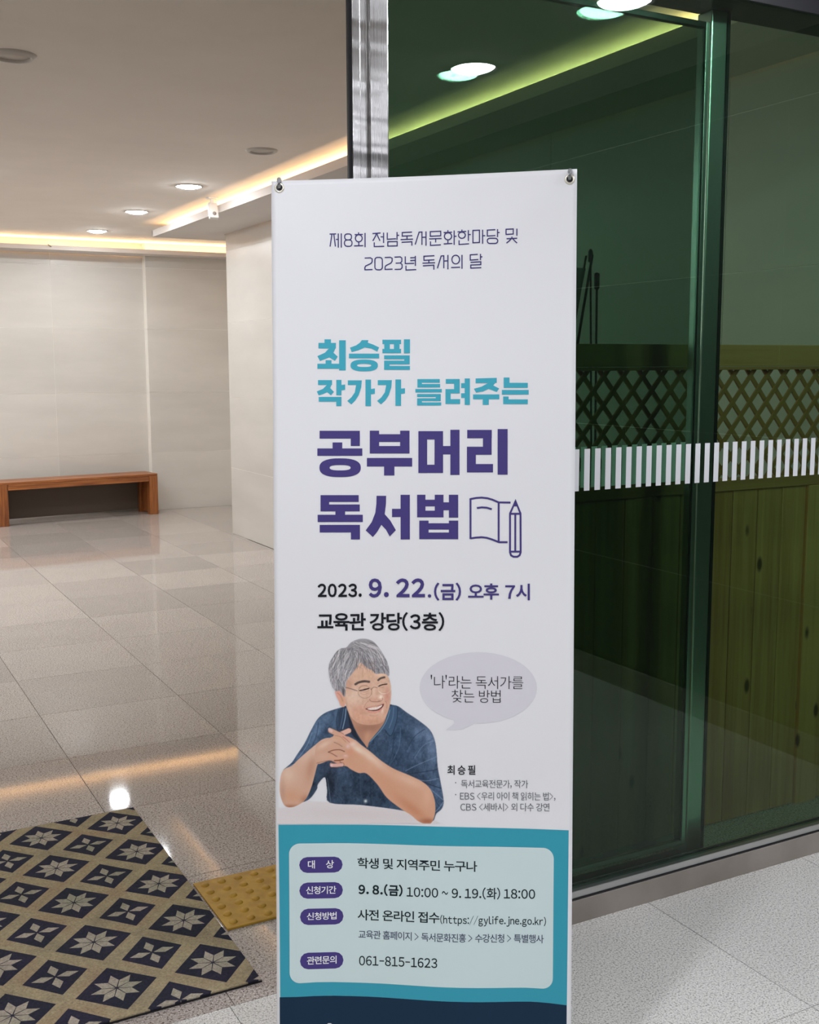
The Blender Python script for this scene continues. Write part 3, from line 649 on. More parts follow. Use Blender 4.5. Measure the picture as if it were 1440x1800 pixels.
# --- panels at the foot
def lerp_edge(pts):
    return lambda x: float(np.interp(x, [p[0] for p in pts], [p[1] for p in pts]))
te = lerp_edge([(490,1449),(560,1449),(650,1450),(740,1452),(850,1455),(1000,1460)]); ne = lerp_edge([(491,1751),(530,1750.5),(565,1749.5),(620,1752),(740,1756),(860,1761),(950,1762),(997,1767)])
def strip(fa, fb, xa, xb, n, name, m, off):
    xs = np.linspace(xa, xb, n+1); pg = [(x, fa(x)) for x in xs] + [(x, fb(x)) for x in xs[::-1]]
    return flat_print(name, [[(xs[i], fa(xs[i])), (xs[i+1], fa(xs[i+1])), (xs[i+1], fb(xs[i+1])), (xs[i], fb(xs[i]))] for i in range(n)], m, off, 0.05)
vb = puv(740, 1756)[1]
xs = np.linspace(490, 1000, 18)
flat_print('teal_panel', [[(a_, te(a_)), (b__, te(b__)), (b__-(b__-745)/255*3.4, ne(b__)), (a_-(a_-745)/255*3.4, ne(a_))] for a_, b__ in zip(xs, xs[1:])], M_PANEL_T, 0.0004, 0.05)
bm = bmesh.new(); ns = 16; top = []; bot = []
for a_ in np.linspace(492.5, 996.5, ns+1):
    u_, v_ = puv(a_, ne(a_)); top.append(bm.verts.new((u_, v_, 0))); bot.append(bm.verts.new((u_*0.9995, 1.792, 0)))
for i in range(ns): bm.faces.new((top[i], top[i+1], bot[i+1], bot[i]))
finish_print('navy_panel', bm, M_NAVY, 0.0004, 0.05)
tb = lerp_edge([(509,1482),(600,1482),(740,1486),(860,1488.5),(974,1491.5)]); bb = lerp_edge([(509,1727.5),(565,1725.5),(620,1728),(740,1731.5),(860,1736),(930,1737),(973,1739.5)])
xl, xr, r_ = 508.5, 974, 19
def corner(x):                                             # rounding of the four corners
    d = max(xl+r_-x, x-(xr-r_), 0); return r_-math.sqrt(max(0, r_*r_-d*d))
xs = np.concatenate([xl+r_*(1-np.cos(np.linspace(0, math.pi/2, 9))), np.linspace(xl+r_, xr-r_, 16)[1:], xr-r_+r_*np.sin(np.linspace(0, math.pi/2, 9))[1:]])
sh = lambda x, y: (x+(1.4 if x < 740 else -2.0)*(y-1482)/245*abs(x-740)/232, y)
flat_print('pale_panel', [[sh(a_, tb(a_)+corner(a_)), sh(b__, tb(b__)+corner(b__)), sh(b__, bb(b__)-corner(b__)), sh(a_, bb(a_)-corner(a_))] for a_, b__ in zip(xs, xs[1:])], M_PANEL_L, 0.0007, 0.05)
for x0, y0, x1, y1 in ((526.4,1506,602.2,1534), (526.6,1551,602.6,1579.4), (527.8,1597,603.6,1625.6), (528,1674,603.6,1702.8)):
    flat_print('pill_mark', [rr(x0, y0, x1, y1, 14)], M_PILL, 0.0010, 0.03)
bub = [(841+103*math.cos(2*math.pi*k/48), 1208.9+62.6*math.sin(2*math.pi*k/48)) for k in range(48)]
flat_print('speech_bubble', [bub, [(796.5,1262),(799,1271),(783.5,1283),(800,1283),(815,1281),(834,1271.5),(826,1255)]], M_BUB, 0.0004, 0.04)
# --- typeset lines
_gl = {}
def glyph(ch, weight):
    k = (ch, weight)
    if k not in _gl:
        cu = bpy.data.curves.new('g', 'FONT'); cu.body = ch; cu.size = 1.0; cu.offset = weight; cu.resolution_u = 3
        o = bpy.data.objects.new('g', cu)
        me = bpy.data.meshes.new_from_object(o); bpy.data.objects.remove(o)
        n = len(me.vertices); co = np.empty(n*3); me.vertices.foreach_get('co', co); co = co.reshape(-1, 3)[:, :2].copy()
        _gl[k] = (co, [tuple(p.vertices) for p in me.polygons]); bpy.data.meshes.remove(me)
    return _gl[k]
HAN = None
def text(s, x0, x1, y0, y1, m, weight=0.0, dy=0.0, off=0.0012, sag=0.0):
    """s set so that its ink fills the measured frame x0..x1, y0..y1 on the print; dy: drop of the right end"""
    V, Fc, cx, n = [], [], 0.0, 0
    em = np.ptp(glyph('\u3161', 0.0)[0][:, 0])/0.86        # one full-width em in curve units
    for ch in s:
        if ch == ' ': cx += 0.24*em; continue
        asc = 33 <= ord(ch) < 127
        co, fs = glyph(chr(ord(ch)+0xFEE0) if asc else ch, weight)
        if ch in '~-<>/': co = co*np.array([0.58, 1.0])
        wd = np.ptp(co[:, 0]); lo = co[:, 0].min()
        if asc: adv = max(wd+0.085*em, 0.5*em) if ch.isdigit() else wd+(0.10 if ch.isalpha() else 0.02 if ch == '/' else 0.11)*em; sh_ = cx+(adv-wd)/2-lo
        else: adv = 0.91*em; sh_ = cx
        if ch == '\u00b7': adv = wd; sh_ = cx-lo
        V.append(co+np.array([sh_, 0])); Fc += [tuple(i+n for i in f) for f in fs]; n += len(co); cx += adv
    co = np.vstack(V); a = (co[:, 0]-co[:, 0].min())/np.ptp(co[:, 0]); b = (co[:, 1].max()-co[:, 1])/np.ptp(co[:, 1])
    u_, v_ = puv(x0+a*(x1-x0), y0+b*(y1-y0)+dy*a+sag*np.sin(math.pi*a)); bm = bmesh.new()
    vs = [bm.verts.new((p, q, 0)) for p, q in zip(u_, v_)]
    for f in Fc:
        try: bm.faces.new([vs[i] for i in f])
        except ValueError: pass
    return finish_print('lettering', bm, m, off, 0.03)
T = text
T('2023.', 558.4, 636, 1025.8, 1049.8, M_BLK, 0.03)
T('9. 22', 648.3, 747, 1016.8, 1050.5, M_INDIGO, 0.032)
T('.', 752, 758.2, 1044.6, 1050.6, M_INDIGO, 0.0)
T('(금)', 763, 810.5, 1024, 1056, M_INDIGO, 0.028)
T('오후', 823, 877.3, 1025.6, 1054, M_INDIGO, 0.02)
T('7시', 888.3, 931.5, 1026, 1055, M_INDIGO, 0.02)
T('교육관 강당(3층)', 558, 781, 1076, 1109.3, M_BLK, 0.022)
T("'나'라는 독서가를", 757.5, 920, 1186, 1210, M_BLK, -0.012, 1.0)
T('찾는 방법', 794, 880, 1212, 1234.3, M_BLK, -0.012, 0.5)
T('최 승 필', 786.7, 835.8, 1344.6, 1361.4, M_BLK, 0.012)
T('·', 800.2, 802.2, 1374.2, 1376.4, M_GREY); T('·', 800.2, 802.2, 1395.2, 1397.4, M_GREY)
T('독서교육전문가, 작가', 810.6, 928.5, 1370.3, 1385, M_GREY, -0.004, 0.8)
T('EBS <우리 아이 책 읽히는 법>,', 809, 976.5, 1391.6, 1406.6, M_GREY, -0.004, 1.4)
T('CBS <세바시> 외 다수 강연', 809.6, 966, 1411, 1425.5, M_GREY, -0.004, 1.2)
T('대     상', 541.6, 587, 1511.8, 1526.3, M_WINK, 0.012, off=0.0014)
T('신청기간', 538.4, 591, 1557.6, 1571.4, M_WINK, 0.012, off=0.0014)
T('신청방법', 539.6, 591.6, 1603.8, 1617, M_WINK, 0.012, off=0.0014, dy=-.5)
T('관련문의', 540, 591.6, 1680.8, 1694.8, M_WINK, 0.012, off=0.0014, dy=-.8)
T('학생 및 지역주민 누구나', 628.2, 839, 1508, 1527, M_DEEP, 0.011, 5.5)
T('9. 8.(금)', 630, 707.8, 1553.4, 1574.6, M_DEEP, 0.034, 2.0)
T('10:00 ~ 9. 19.(화) 18:00', 715, 941, 1557, 1578, M_DEEP, 0.010, 4.6)
T('사전 온라인 접수', 628.4, 773, 1599.4, 1618.6, M_DEEP, 0.012, 3.4)
T('(https://gylife.jne.go.kr)', 774.3, 960, 1606.8, 1625.8, M_DEEP, 0.010, 5.0)
T('교육관 홈페이지 > 독서문화진흥 > 수강신청 > 특별행사', 630, 956, 1635.8, 1651, M_SLATE, 0.007, 7.5)
T('061-815-1623', 631, 769, 1681, 1698, M_DEEP, 0.009, 1.6)
# the very top of the next line in the navy foot
flat_print('lettering', [[(574, 1800.5), (577, 1798.2), (582, 1798.2), (585, 1800.5), (583, 1804), (576, 1804)]], M_WINK, 0.0012)
# ---------------------------------------------------------------- the printed picture of the seated man
def portrait():
    S = 1.4; x0, y0, x1, y1 = 488.0, 1116.0, 786.0, 1447.5
    Wd, Ht = int((x1-x0)*S)+1, int((y1-y0)*S)+1
    gx, gy = np.meshgrid(x0+np.arange(Wd)/S, y0+np.arange(Ht)/S)
    img = np.zeros((Ht, Wd, 3))+np.array([212., 212., 221.]); alpha = np.zeros((Ht, Wd))
    P = lambda L: [(480+x/4.5, 1110+y/4.5) for x, y in L]; F = lambda L: [(560+x/9, 1120+y/9) for x, y in L]; Hd = lambda L: [(560+x/14.4, 1260+y/14.4) for x, y in L]
    def smooth(pts, k=4, closed=True):
        p = np.array(pts, float); n = len(p); out = []
        rngk = range(n) if closed else range(n-1)
        for i in rngk:
            if closed: a, b, c, d = p[i-1], p[i], p[(i+1) % n], p[(i+2) % n]
            else: a, b, c, d = p[max(i-1, 0)], p[i], p[i+1], p[min(i+2, n-1)]
            for j in range(k):
                t_ = j/k; out.append(0.5*((2*b)+(c-a)*t_+(2*a-5*b+4*c-d)*t_*t_+(3*b-a-3*c+d)*t_**3))
        if not closed: out.append(p[-1])
        return out
    def win_(pts, pad):
        q = np.array(pts); i0 = max(0, int((q[:, 0].min()-pad-x0)*S)); i1 = min(Wd, int((q[:, 0].max()+pad-x0)*S)+2)
        j0 = max(0, int((q[:, 1].min()-pad-y0)*S)); j1 = min(Ht, int((q[:, 1].max()+pad-y0)*S)+2); return slice(j0, max(j0+1, j1)), slice(i0, max(i0+1, i1))
    def seg(pts, sl, closed):
        X, Y = gx[sl], gy[sl]; d = np.full(X.shape, 1e9); n = len(pts); ins = np.zeros(X.shape, bool)
        for i in range(n if closed else n-1):
            ax, ay = pts[i]; bx_, by = pts[(i+1) % n]; vx, vy = bx_-ax, by-ay; L2 = vx*vx+vy*vy+1e-9
            t_ = np.clip(((X-ax)*vx+(Y-ay)*vy)/L2, 0, 1); d = np.minimum(d, (X-ax-t_*vx)**2+(Y-ay-t_*vy)**2)
            if closed:
                if abs(vy) > 1e-9: ins ^= ((ay > Y) != (by > Y)) & (X < (bx_-ax)*(Y-ay)/(vy)+ax)
        return np.sqrt(d), ins
    full = (slice(0, Ht), slice(0, Wd))
    def polym(pts, soft=0.5, sm=True):
        pts = smooth(pts) if sm else pts; sl = win_(pts, soft*2+1); d, ins = seg(pts, sl, True); sd = np.where(ins, d, -d)
        m = np.zeros((Ht, Wd)); m[sl] = np.clip(0.5+sd/(2*soft), 0, 1); return m
    def put_(m, col, a=1.0, solid=False):
        nonlocal img, alpha
        k = (m*a)[..., None]; img = img*(1-k)+np.array(col, float)*k
        if solid: alpha = np.maximum(alpha, m)
    def blob(cx, cy, rx, ry, col, a, ang=0.0, clip=None):
        c_, s_ = math.cos(ang), math.sin(ang); X, Y = gx-cx, gy-cy; u_, v_ = (X*c_+Y*s_)/rx, (-X*s_+Y*c_)/ry
        m = np.exp(-(u_*u_+v_*v_)); m = m*clip if clip is not None else m; put_(m, col, a)
    def line(pts, wd, col, a=1.0, clip=None, soft=0.5, taper=False):
        pts = smooth(pts, 5, False); sl = win_(pts, wd+soft+1); d, _ = seg(pts, sl, False)
        m = np.zeros((Ht, Wd)); m[sl] = np.clip((wd/2-d)/(2*soft)+0.5, 0, 1)
        if clip is not None: m = m*clip
        put_(m, col, a)
    r = np.random.default_rng(5)
    # table top
    tm = polym(P([(38,1400),(140,1385),(270,1338),(460,1350),(1030,1414),(1290,1500),(1330,1519),(38,1519)]), 0.8, False); put_(tm, (206, 201, 208), 1, True)
    blob(*P([(640,1440)])[0], 90, 10, (200, 192, 198), .6, 0.05, tm)
    # shirt
    sh = polym(P([(575,588),(500,612),(420,640),(355,690),(300,785),(250,885),(190,975),(150,1035),(85,1092),(120,1088),(200,1050),(300,1030),(290,1120),(270,1200),(240,1280),(225,1345),(290,1322),(348,1245),(357,1205),(412,1150),(430,1250),(450,1352),(700,1372),(1035,1418),(1180,1470),(1262,1500),(1292,1440),(1335,1400),(1350,1340),(1330,1210),(1305,1080),(1295,960),(1280,860),(1240,775),(1150,700),(1060,640),(990,590),(930,575),(860,540),(700,530),(600,560)]), 0.6)
    put_(sh, (56, 74, 99), 1, True)
    def sb(x, y, rx, ry, c_, a, ang=0): q = P([(x, y)])[0]; blob(q[0], q[1], rx/4.5, ry/4.5, c_, a, ang, sh)
    sb(330,800,60,150,(92,116,150),.8,.5); sb(430,690,80,60,(88,112,142),.7); sb(210,1000,60,70,(84,104,138),.7,.5); sb(480,720,30,140,(70,92,122),.6)
    sb(1190,800,90,60,(112,132,166),.8,.6); sb(1260,930,40,120,(104,124,158),.8); sb(1110,900,80,160,(74,96,128),.6,.3); sb(1290,1260,50,140,(86,108,144),.7,-.2)
    sb(1000,1000,120,200,(50,68,94),.8,.3); sb(700,1230,170,180,(36,50,70),.8); sb(450,1180,60,130,(30,38,54),.9); sb(850,1300,120,100,(38,54,76),.7); sb(640,760,50,120,(34,44,62),.8,-.3); sb(560,700,18,110,(40,52,72),.8,.12)
    sb(1160,1180,90,60,(44,58,82),.8,.3); sb(980,780,50,160,(58,82,112),.6,.2); sb(320,1240,30,80,(30,42,58),.8,.2)
    def field(sx, sy):
        g = r.normal(0, 1, (Ht//sy+3, Wd//sx+3)); yy, xx = np.arange(Ht)/sy, np.arange(Wd)/sx; i0, j0 = yy.astype(int), xx.astype(int); fy, fx = (yy-i0)[:, None], (xx-j0)[None]
        fy, fx = fy*fy*(3-2*fy), fx*fx*(3-2*fx)
        return g[i0][:, j0]*(1-fy)*(1-fx)+g[i0+1][:, j0]*fy*(1-fx)+g[i0][:, j0+1]*(1-fy)*fx+g[i0+1][:, j0+1]*fy*fx
    tex = 7*field(9, 14)+5*field(4, 5)+3.5*field(2, 2)
    img = img+(sh*tex)[..., None]*np.array([.9, 1., 1.15])
    for k in range(260):                                        # weave and crumple marks
        x_, y_ = r.uniform(90, 1340), r.uniform(600, 1420); L_ = r.uniform(20, 70); an = r.normal(1.2 if x_ < 700 else 1.9, .35)
        line(P([(x_, y_), (x_+L_*math.cos(an), y_+L_*math.sin(an))]), 0.8, (128, 148, 178) if r.random() < .5 else (28, 38, 56), r.uniform(.06, .22), sh)
    for L_, c_, w_, a in (([(1050,1100),(1150,1050),(1290,990)],(120,140,172),1.3,.6), ([(1060,1125),(1180,1110),(1300,1090)],(30,40,60),1.6,.6), ([(1090,1150),(1200,1180),(1310,1160)],(126,146,180),1.4,.6),
        ([(1180,1190),(1260,1215),(1330,1240)],(30,42,60),1.8,.7), ([(1240,1240),(1300,1290),(1345,1330)],(122,144,178),1.6,.6), ([(1270,1290),(1300,1360),(1330,1390)],(34,48,68),1.6,.6), ([(1275,1430),(1310,1400),(1345,1350)],(130,150,182),1.5,.6),
        ([(1060,930),(1120,830),(1200,770)],(34,48,68),1.6,.5), ([(1120,1000),(1190,900),(1275,860)],(124,144,176),1.3,.45), ([(960,800),(945,950),(900,1080)],(34,48,70),2,.5), ([(1010,760),(1000,900),(960,1000)],(92,116,148),1.6,.5),
        ([(765,900),(772,1100),(775,1385)],(30,42,60),1.3,.8), ([(700,900),(690,1100),(700,1370)],(62,82,108),1.2,.6), ([(805,860),(830,1000),(840,1180)],(66,88,116),1.2,.5),
        ([(310,800),(270,900),(200,1000)],(126,150,184),1.5,.6), ([(360,720),(345,820),(300,930)],(44,60,84),2,.5), ([(150,1045),(190,1030),(260,975)],(38,50,72),1.6,.7), ([(100,1085),(160,1050),(200,1035)],(120,142,176),1.2,.7),
        ([(432,1160),(445,1260),(458,1352)],(120,138,162),0.9,.7), ([(520,620),(505,720),(530,860)],(40,54,76),2.4,.7)):
        line(P(L_), w_, c_, a, sh)
    # neck and chest
    nk = polym(P([(592,600),(620,700),(665,800),(735,905),(748,915),(762,880),(805,820),(870,740),(905,650),(850,600),(700,580)]), 0.6)
    put_(nk, (178, 134, 114), 1, True); blob(*P([(760,760)])[0], 24, 9, (150, 108, 92), .85, -.1, nk); blob(*P([(700,850)])[0], 7, 18, (158, 116, 98), .6, -.4, nk); blob(*P([(745,840)])[0], 5, 14, (196, 150, 128), .6, .2, nk)
    # collars
    c1 = polym(P([(555,595),(580,600),(612,700),(655,800),(740,912),(742,980),(690,900),(640,830),(590,800),(525,770),(520,640)]), 0.5); put_(c1, (46, 60, 84), 1, True)
    cc = polym(P([(592,618),(615,700),(655,800),(700,870),(740,912),(712,880),(640,830),(610,760)]), 0.5); put_(cc, (30, 36, 50), .9)
    line(P([(578,610),(572,680),(552,768)]), 1.6, (128, 154, 180), .9); line(P([(560,610),(548,690),(532,765)]), 1.4, (84, 108, 138), .8)
    c2 = polym(P([(915,600),(985,598),(985,690),(965,760),(935,822),(880,770),(820,820),(762,900),(765,868),(830,790),(885,710)]), 0.5); put_(c2, (62, 86, 116), 1, True)
    line(P([(925,620),(905,690),(860,770),(770,868)]), 1.4, (120, 148, 168), .8); line(P([(985,600),(982,690),(935,822),(885,775)]), 1.2, (32, 44, 64), .9); line(P([(955,600),(948,680),(920,760)]), 1.6, (96, 120, 152), .7)
    # arms
    la = polym(P([(88,1090),(62,1150),(55,1250),(72,1330),(105,1380),(165,1383),(232,1350),(272,1305),(308,1220),(335,1120),(362,1038),(430,1020),(470,960),(470,850),(400,848),(330,900),(270,950),(200,1012),(150,1060)]), 0.6)
    put_(la, (199, 162, 145), 1, True)
    def lb(x, y, rx, ry, c_, a, ang=0, m=la): q = P([(x, y)])[0]; blob(q[0], q[1], rx/4.5, ry/4.5, c_, a, ang, m)
    lb(330,950,120,45,(216,190,178),.8,-.6); lb(120,1130,60,70,(212,184,170),.8); lb(150,1300,90,60,(196,146,120),.7); lb(300,1080,40,120,(178,132,112),.7,.2); lb(140,1385,90,18,(150,96,72),.8); lb(260,1330,40,40,(166,112,88),.7); lb(80,1260,22,90,(176,138,124),.6)
    ra = polym(P([(560,840),(640,850),(700,895),(780,955),(860,1022),(960,1085),(1090,1140),(1195,1195),(1255,1262),(1282,1350),(1282,1440),(1255,1510),(1215,1524),(1150,1500),(1090,1450),(1010,1400),(900,1312),(830,1212),(742,1122),(680,1118),(620,1090),(575,1062),(500,1072),(455,1058),(460,1035),(520,1040)]), 0.6)
    put_(ra, (200, 153, 130), 1, True)
    lb(760,985,170,32,(222,198,186),.85,.68,ra); lb(1080,1180,150,36,(214,178,160),.8,.4,ra); lb(1220,1300,36,70,(212,170,150),.7,0,ra); lb(900,1200,160,60,(198,146,120),.6,.7,ra); lb(1100,1400,150,40,(184,124,96),.7,.65,ra); lb(1220,1500,60,22,(150,92,70),.8,0,ra); lb(640,1000,60,50,(196,146,122),.7,0,ra); lb(760,1080,30,60,(206,160,138),.5,.5,ra)
    # clasped hands
    def cap(a, b, wd, col, a_=1.0):
        line(Hd([a, b]), wd/14.4+1.6, (112, 74, 66), .75*a_, None, .9); line(Hd([a, b]), wd/14.4, col, a_, None, .5)
    bh = polym(Hd([(-60,720),(200,575),(380,490),(540,470),(700,600),(790,700),(770,800),(650,850),(745,980),(700,1040),(600,1080),(560,1180),(420,1150),(270,1100),(-40,1170)]), .6)
    put_(bh, (197, 156, 138), 1, True); hb = lambda x, y, rx, ry, c_, a, an=0: blob(560+x/14.4, 1260+y/14.4, rx/14.4, ry/14.4, c_, a, an, np.maximum(bh, ra))
    hb(150,700,200,70,(218,192,178),.7,-.5); hb(120,1000,160,90,(204,168,152),.6); hb(450,560,120,50,(206,172,150),.7); hb(330,740,110,50,(204,158,138),.6)
    line(Hd([(-40,1165),(270,1100),(430,1150)]), 1.2, (128,84,68), .6); cap((770,345),(540,445),118,(214,172,160)); hb(810,330,50,30,(228,196,192),.8)
    cap((310,345),(580,470),118,(200,158,140)); line(Hd([(280,310),(330,350)]), 5.0, (214,186,188), .8); line(Hd([(560,455),(700,540),(820,620)]), 6.8, (206,158,142), 1)
    line(Hd([(420,500),(560,560),(700,700),(760,770)]), 7.0, (202,160,138), 1); hb(745,740,45,50,(216,182,184),.9)
    line(Hd([(400,640),(500,680),(600,745)]), 1.1, (150,104,88), .9); line(Hd([(620,500),(700,560),(790,640)]), 1.2, (160,96,84), .7); line(Hd([(410,470),(560,500),(690,630)]), 1.0, (168,118,96), .7)
    line(Hd([(330,880),(480,870),(640,960),(710,1000)]), 7.4, (200,156,136), 1); hb(690,980,50,30,(218,178,176),.9)
    line(Hd([(255,885),(380,838),(540,826),(660,872)]), 1.5, (120,72,60), .9); line(Hd([(250,890),(330,915),(480,1005)]), 1.2, (120,74,60), .85)
    line(Hd([(300,1000),(450,1040),(640,1060)]), 5.5, (202,158,138), 1); line(Hd([(410,1102),(520,1095),(630,1072)]), 2.2, (126,72,46), .95); line(Hd([(540,1110),(580,1160)]), 1.4, (140,88,64), .8)
    cap((340,1222),(600,1205),84,(206,164,158)); hb(330,1215,36,30,(220,190,196),.9); hb(470,1170,60,30,(206,150,130),.8)
    hb(870,680,80,60,(222,196,190),.8); hb(820,880,80,70,(204,142,122),.7); hb(1000,820,150,60,(222,206,192),.8,.6); hb(1000,1100,200,120,(198,156,132),.6)
    # face
    fc = polym(F([(425,840),(415,960),(440,1090),(500,1230),(590,1330),(700,1375),(830,1385),(960,1365),(1040,1310),(1100,1180),(1135,1050),(1150,900),(1140,740),(1095,610),(1000,520),(880,460),(700,370),(600,400),(500,600),(440,700)]), 0.6)
    put_(fc, (206, 170, 152), 1, True)
    fb = lambda x, y, rx, ry, c_, a, an=0: blob(560+x/9, 1120+y/9, rx/9, ry/9, c_, a, an, fc)
    fb(560,930,150,160,(216,188,174),.8); fb(780,600,180,60,(208,170,148),.8); fb(640,1230,190,120,(200,150,130),.75,.4); fb(860,1330,200,60,(194,144,122),.9); fb(700,1130,120,60,(198,146,130),.5); fb(1085,930,50,120,(196,140,128),.9); fb(1060,1180,60,90,(198,150,132),.7); fb(900,1000,120,40,(196,150,134),.6)
    fb(480,760,60,90,(182,138,120),.7); fb(980,600,90,30,(220,190,172),.7); fb(880,1270,90,40,(206,160,140),.7); fb(1010,1150,22,50,(232,214,206),.7); fb(430,1060,30,120,(188,148,130),.7)
    er = polym(F([(262,850),(280,930),(320,1010),(350,1080),(400,1105),(425,1060),(415,940),(380,870),(320,840)]), .5); put_(er, (208, 156, 146), 1, True); blob(*F([(375,1000)])[0], 4, 8, (196, 158, 122), .8, 0, er); line(F([(300,880),(350,930),(385,1010)]), 1.3, (176,112,100), .6, er)
    fl = lambda L_, w_, c_, a=1., s_=.5: line(F(L_), w_/9, c_, a, None, s_)
    fl([(585,745),(640,715),(720,698),(800,705)], 34, (78,66,64), .95, .7); fl([(650,712),(740,700)], 22, (74,62,60), .7); fl([(945,680),(985,650),(1045,634)], 30, (80,68,66), .95)
    fl([(640,800),(690,765),(770,762)], 9, (160,120,106), .8); fl([(652,845),(720,832),(798,810)], 17, (58,40,38), 1); fl([(720,828),(785,815)], 16, (44,34,36), .8); fl([(680,860),(740,868),(800,846)], 8, (170,126,112), .8)
    fl([(948,777),(1010,752),(1082,741)], 17, (52,36,36), 1); fl([(940,730),(1000,715),(1070,712)], 8, (176,136,122), .7); fl([(960,800),(1030,792)], 8, (176,130,118), .6)
    fl([(836,800),(845,850),(838,900)], 10, (160,116,100), .6); fb(880,860,34,90,(224,196,180),.7,-.2); fb(985,945,34,34,(240,222,214),.95); fb(900,985,80,22,(206,158,142),.6)
    fl([(810,985),(830,1010),(880,1020),(940,1018),(985,1008)], 12, (150,104,92), .8); fl([(1010,960),(1015,985),(1000,1005)], 9, (160,110,100), .7)
    G1 = [(735+108*math.cos(2*math.pi*k/22), 868+96*math.sin(2*math.pi*k/22)) for k in range(23)]; G2 = [(1045+102*math.cos(2*math.pi*k/22), 795+98*math.sin(2*math.pi*k/22)) for k in range(23)]
    fl(G1, 8, (158,122,106), .8); fl(G2, 8, (206,182,170), .9); fl([(835,830),(875,790),(930,800)], 9, (120,88,78), .8); fl([(430,795),(500,812),(610,848)], 12, (112,92,88), .9); fl([(950,850),(1000,890),(1060,892)], 9, (236,222,214), .8)
    fl([(790,1010),(750,1050),(725,1110)], 11, (178,128,114), .6); fl([(1060,1010),(1085,1060),(1080,1120)], 11, (172,116,100), .6)
    mo = polym(F([(742,1132),(800,1118),(900,1104),(1000,1066),(1034,1050),(1025,1092),(970,1146),(890,1166),(810,1158)]), .4); put_(mo, (92, 44, 46), .95)
    te_ = polym(F([(775,1128),(850,1112),(930,1098),(1005,1072),(995,1100),(935,1138),(860,1150),(800,1145)]), .4); put_(te_, (236, 222, 218), .95)
    for x_ in (840, 885, 930, 970): fl([(x_, 1106), (x_+4, 1144)], 3, (196,172,166), .6)
    fl([(745,1125),(830,1098),(900,1085),(960,1075),(1020,1045)], 12, (196,134,124), .8); fl([(790,1172),(870,1190),(950,1172),(1000,1135)], 22, (206,138,130), .85, 1.0); fl([(800,1230),(880,1245),(950,1225)], 10, (184,134,116), .5)
    fl([(880,560),(920,530)], 10, (170,124,108), .4)
    for L_ in ([(620,470),(700,500),(690,600)], [(700,430),(760,500),(780,540)]): fl(L_, 6, (176,132,116), .5)
    fl([(665,880),(720,905),(790,880)], 10, (184,138,122), .6); fl([(430,880),(470,1050),(520,1200)], 16, (222,196,182), .2, 2.5); fl([(640,1000),(600,1080),(620,1180)], 10, (190,144,126), .25, 2)
    fl([(560,1260),(680,1350),(840,1380),(980,1355),(1060,1290)], 14, (170,126,108), .3, 2.5); fb(760,1290,130,40,(212,166,148),.5); fb(920,880,40,60,(190,146,130),.4)
    img = img+(fc*(3.0*field(5, 6)+1.5*field(2, 2)))[..., None]
    # hair
    hr = polym(F([(160,545),(168,430),(215,340),(285,232),(360,178),(440,165),(515,85),(640,32),(760,30),(865,72),(945,160),(1005,250),(1055,330),(1092,420),(1118,520),(1112,615),(1055,580),(985,572),(905,580),(850,520),(790,500),(730,450),(665,400),(610,470),(560,540),(500,620),(445,690),(428,800),(418,940),(370,890),(330,845),(268,852),(215,770),(178,650)]), 0.7)
    put_(hr, (150, 148, 157), 1, True); h_ = lambda x, y, rx, ry, c_, a, an=0: blob(560+x/9, 1120+y/9, rx/9, ry/9, c_, a, an, hr)
    h_(400,320,120,110,(116,118,122),.8,.6); h_(300,620,110,160,(160,156,168),.7); h_(640,300,160,90,(124,124,128),.7,.3); h_(640,120,200,50,(150,148,154),.7); h_(900,330,120,110,(150,146,156),.7,.7); h_(880,520,60,40,(92,88,94),.8,.5); h_(400,860,30,110,(70,66,68),.9); h_(560,190,160,24,(98,94,102),.7,-.1); h_(440,760,26,80,(96,92,94),.7); h_(1060,480,30,100,(128,126,136),.7)
    root = np.array([560., 175.])
    for k in range(900):
        t_ = r.random()
        if t_ < .16: a = (r.uniform(190, 480), r.uniform(500, 700)); b = (a[0]-r.uniform(-60, 40), a[1]+r.uniform(120, 280)); c_ = (a[0]-20, a[1]+70)
        elif t_ < .26: a = (r.uniform(800, 1060), r.uniform(300, 480)); b = (a[0]+r.uniform(20, 120), a[1]+r.uniform(80, 180)); c_ = (a[0]+50, a[1]+40)
        elif t_ < .5: a = (r.uniform(200, 560), r.uniform(180, 420)); b = (a[0]-r.uniform(20, 130), a[1]+r.uniform(120, 330)); c_ = (a[0]-r.uniform(0, 50), a[1]+60)
        elif t_ < .75: a = (r.uniform(520, 700), r.uniform(150, 260)); b = (a[0]+r.uniform(-130, 180), a[1]+r.uniform(160, 360)); c_ = ((a[0]+b[0])/2+20, (a[1]+b[1])/2-20)
        else: a = (r.uniform(520, 860), r.uniform(60, 220)); b = (a[0]+r.uniform(130, 330), a[1]+r.uniform(120, 360)); c_ = ((a[0]+b[0])/2+40, (a[1]+b[1])/2-40)
        v_ = r.choice([(222,220,228),(196,192,202),(96,96,102),(72,72,78),(128,126,134)], p=[.2,.22,.22,.14,.22])
        line(F([a, c_, b]), r.uniform(.45, 1.1), tuple(v_), r.uniform(.25, .7), hr, .4)
    for k in range(34):                                        # fringe wisps over the brow
        x_ = r.uniform(540, 900); y_ = 420+0.25*abs(x_-660)
        line(F([(x_, y_-90), (x_+r.uniform(-15, 20), y_), (x_+r.uniform(-30, 35), y_+r.uniform(30, 90))]), .7, (120,108,110), .45, None, .4)
    # button, soft print grain
    blob(*P([(733,1341)])[0], 3.0, 3.0, (196, 206, 214), 1.0)
    img = np.clip(img + r.normal(0, 2.0, img.shape), 0, 255)
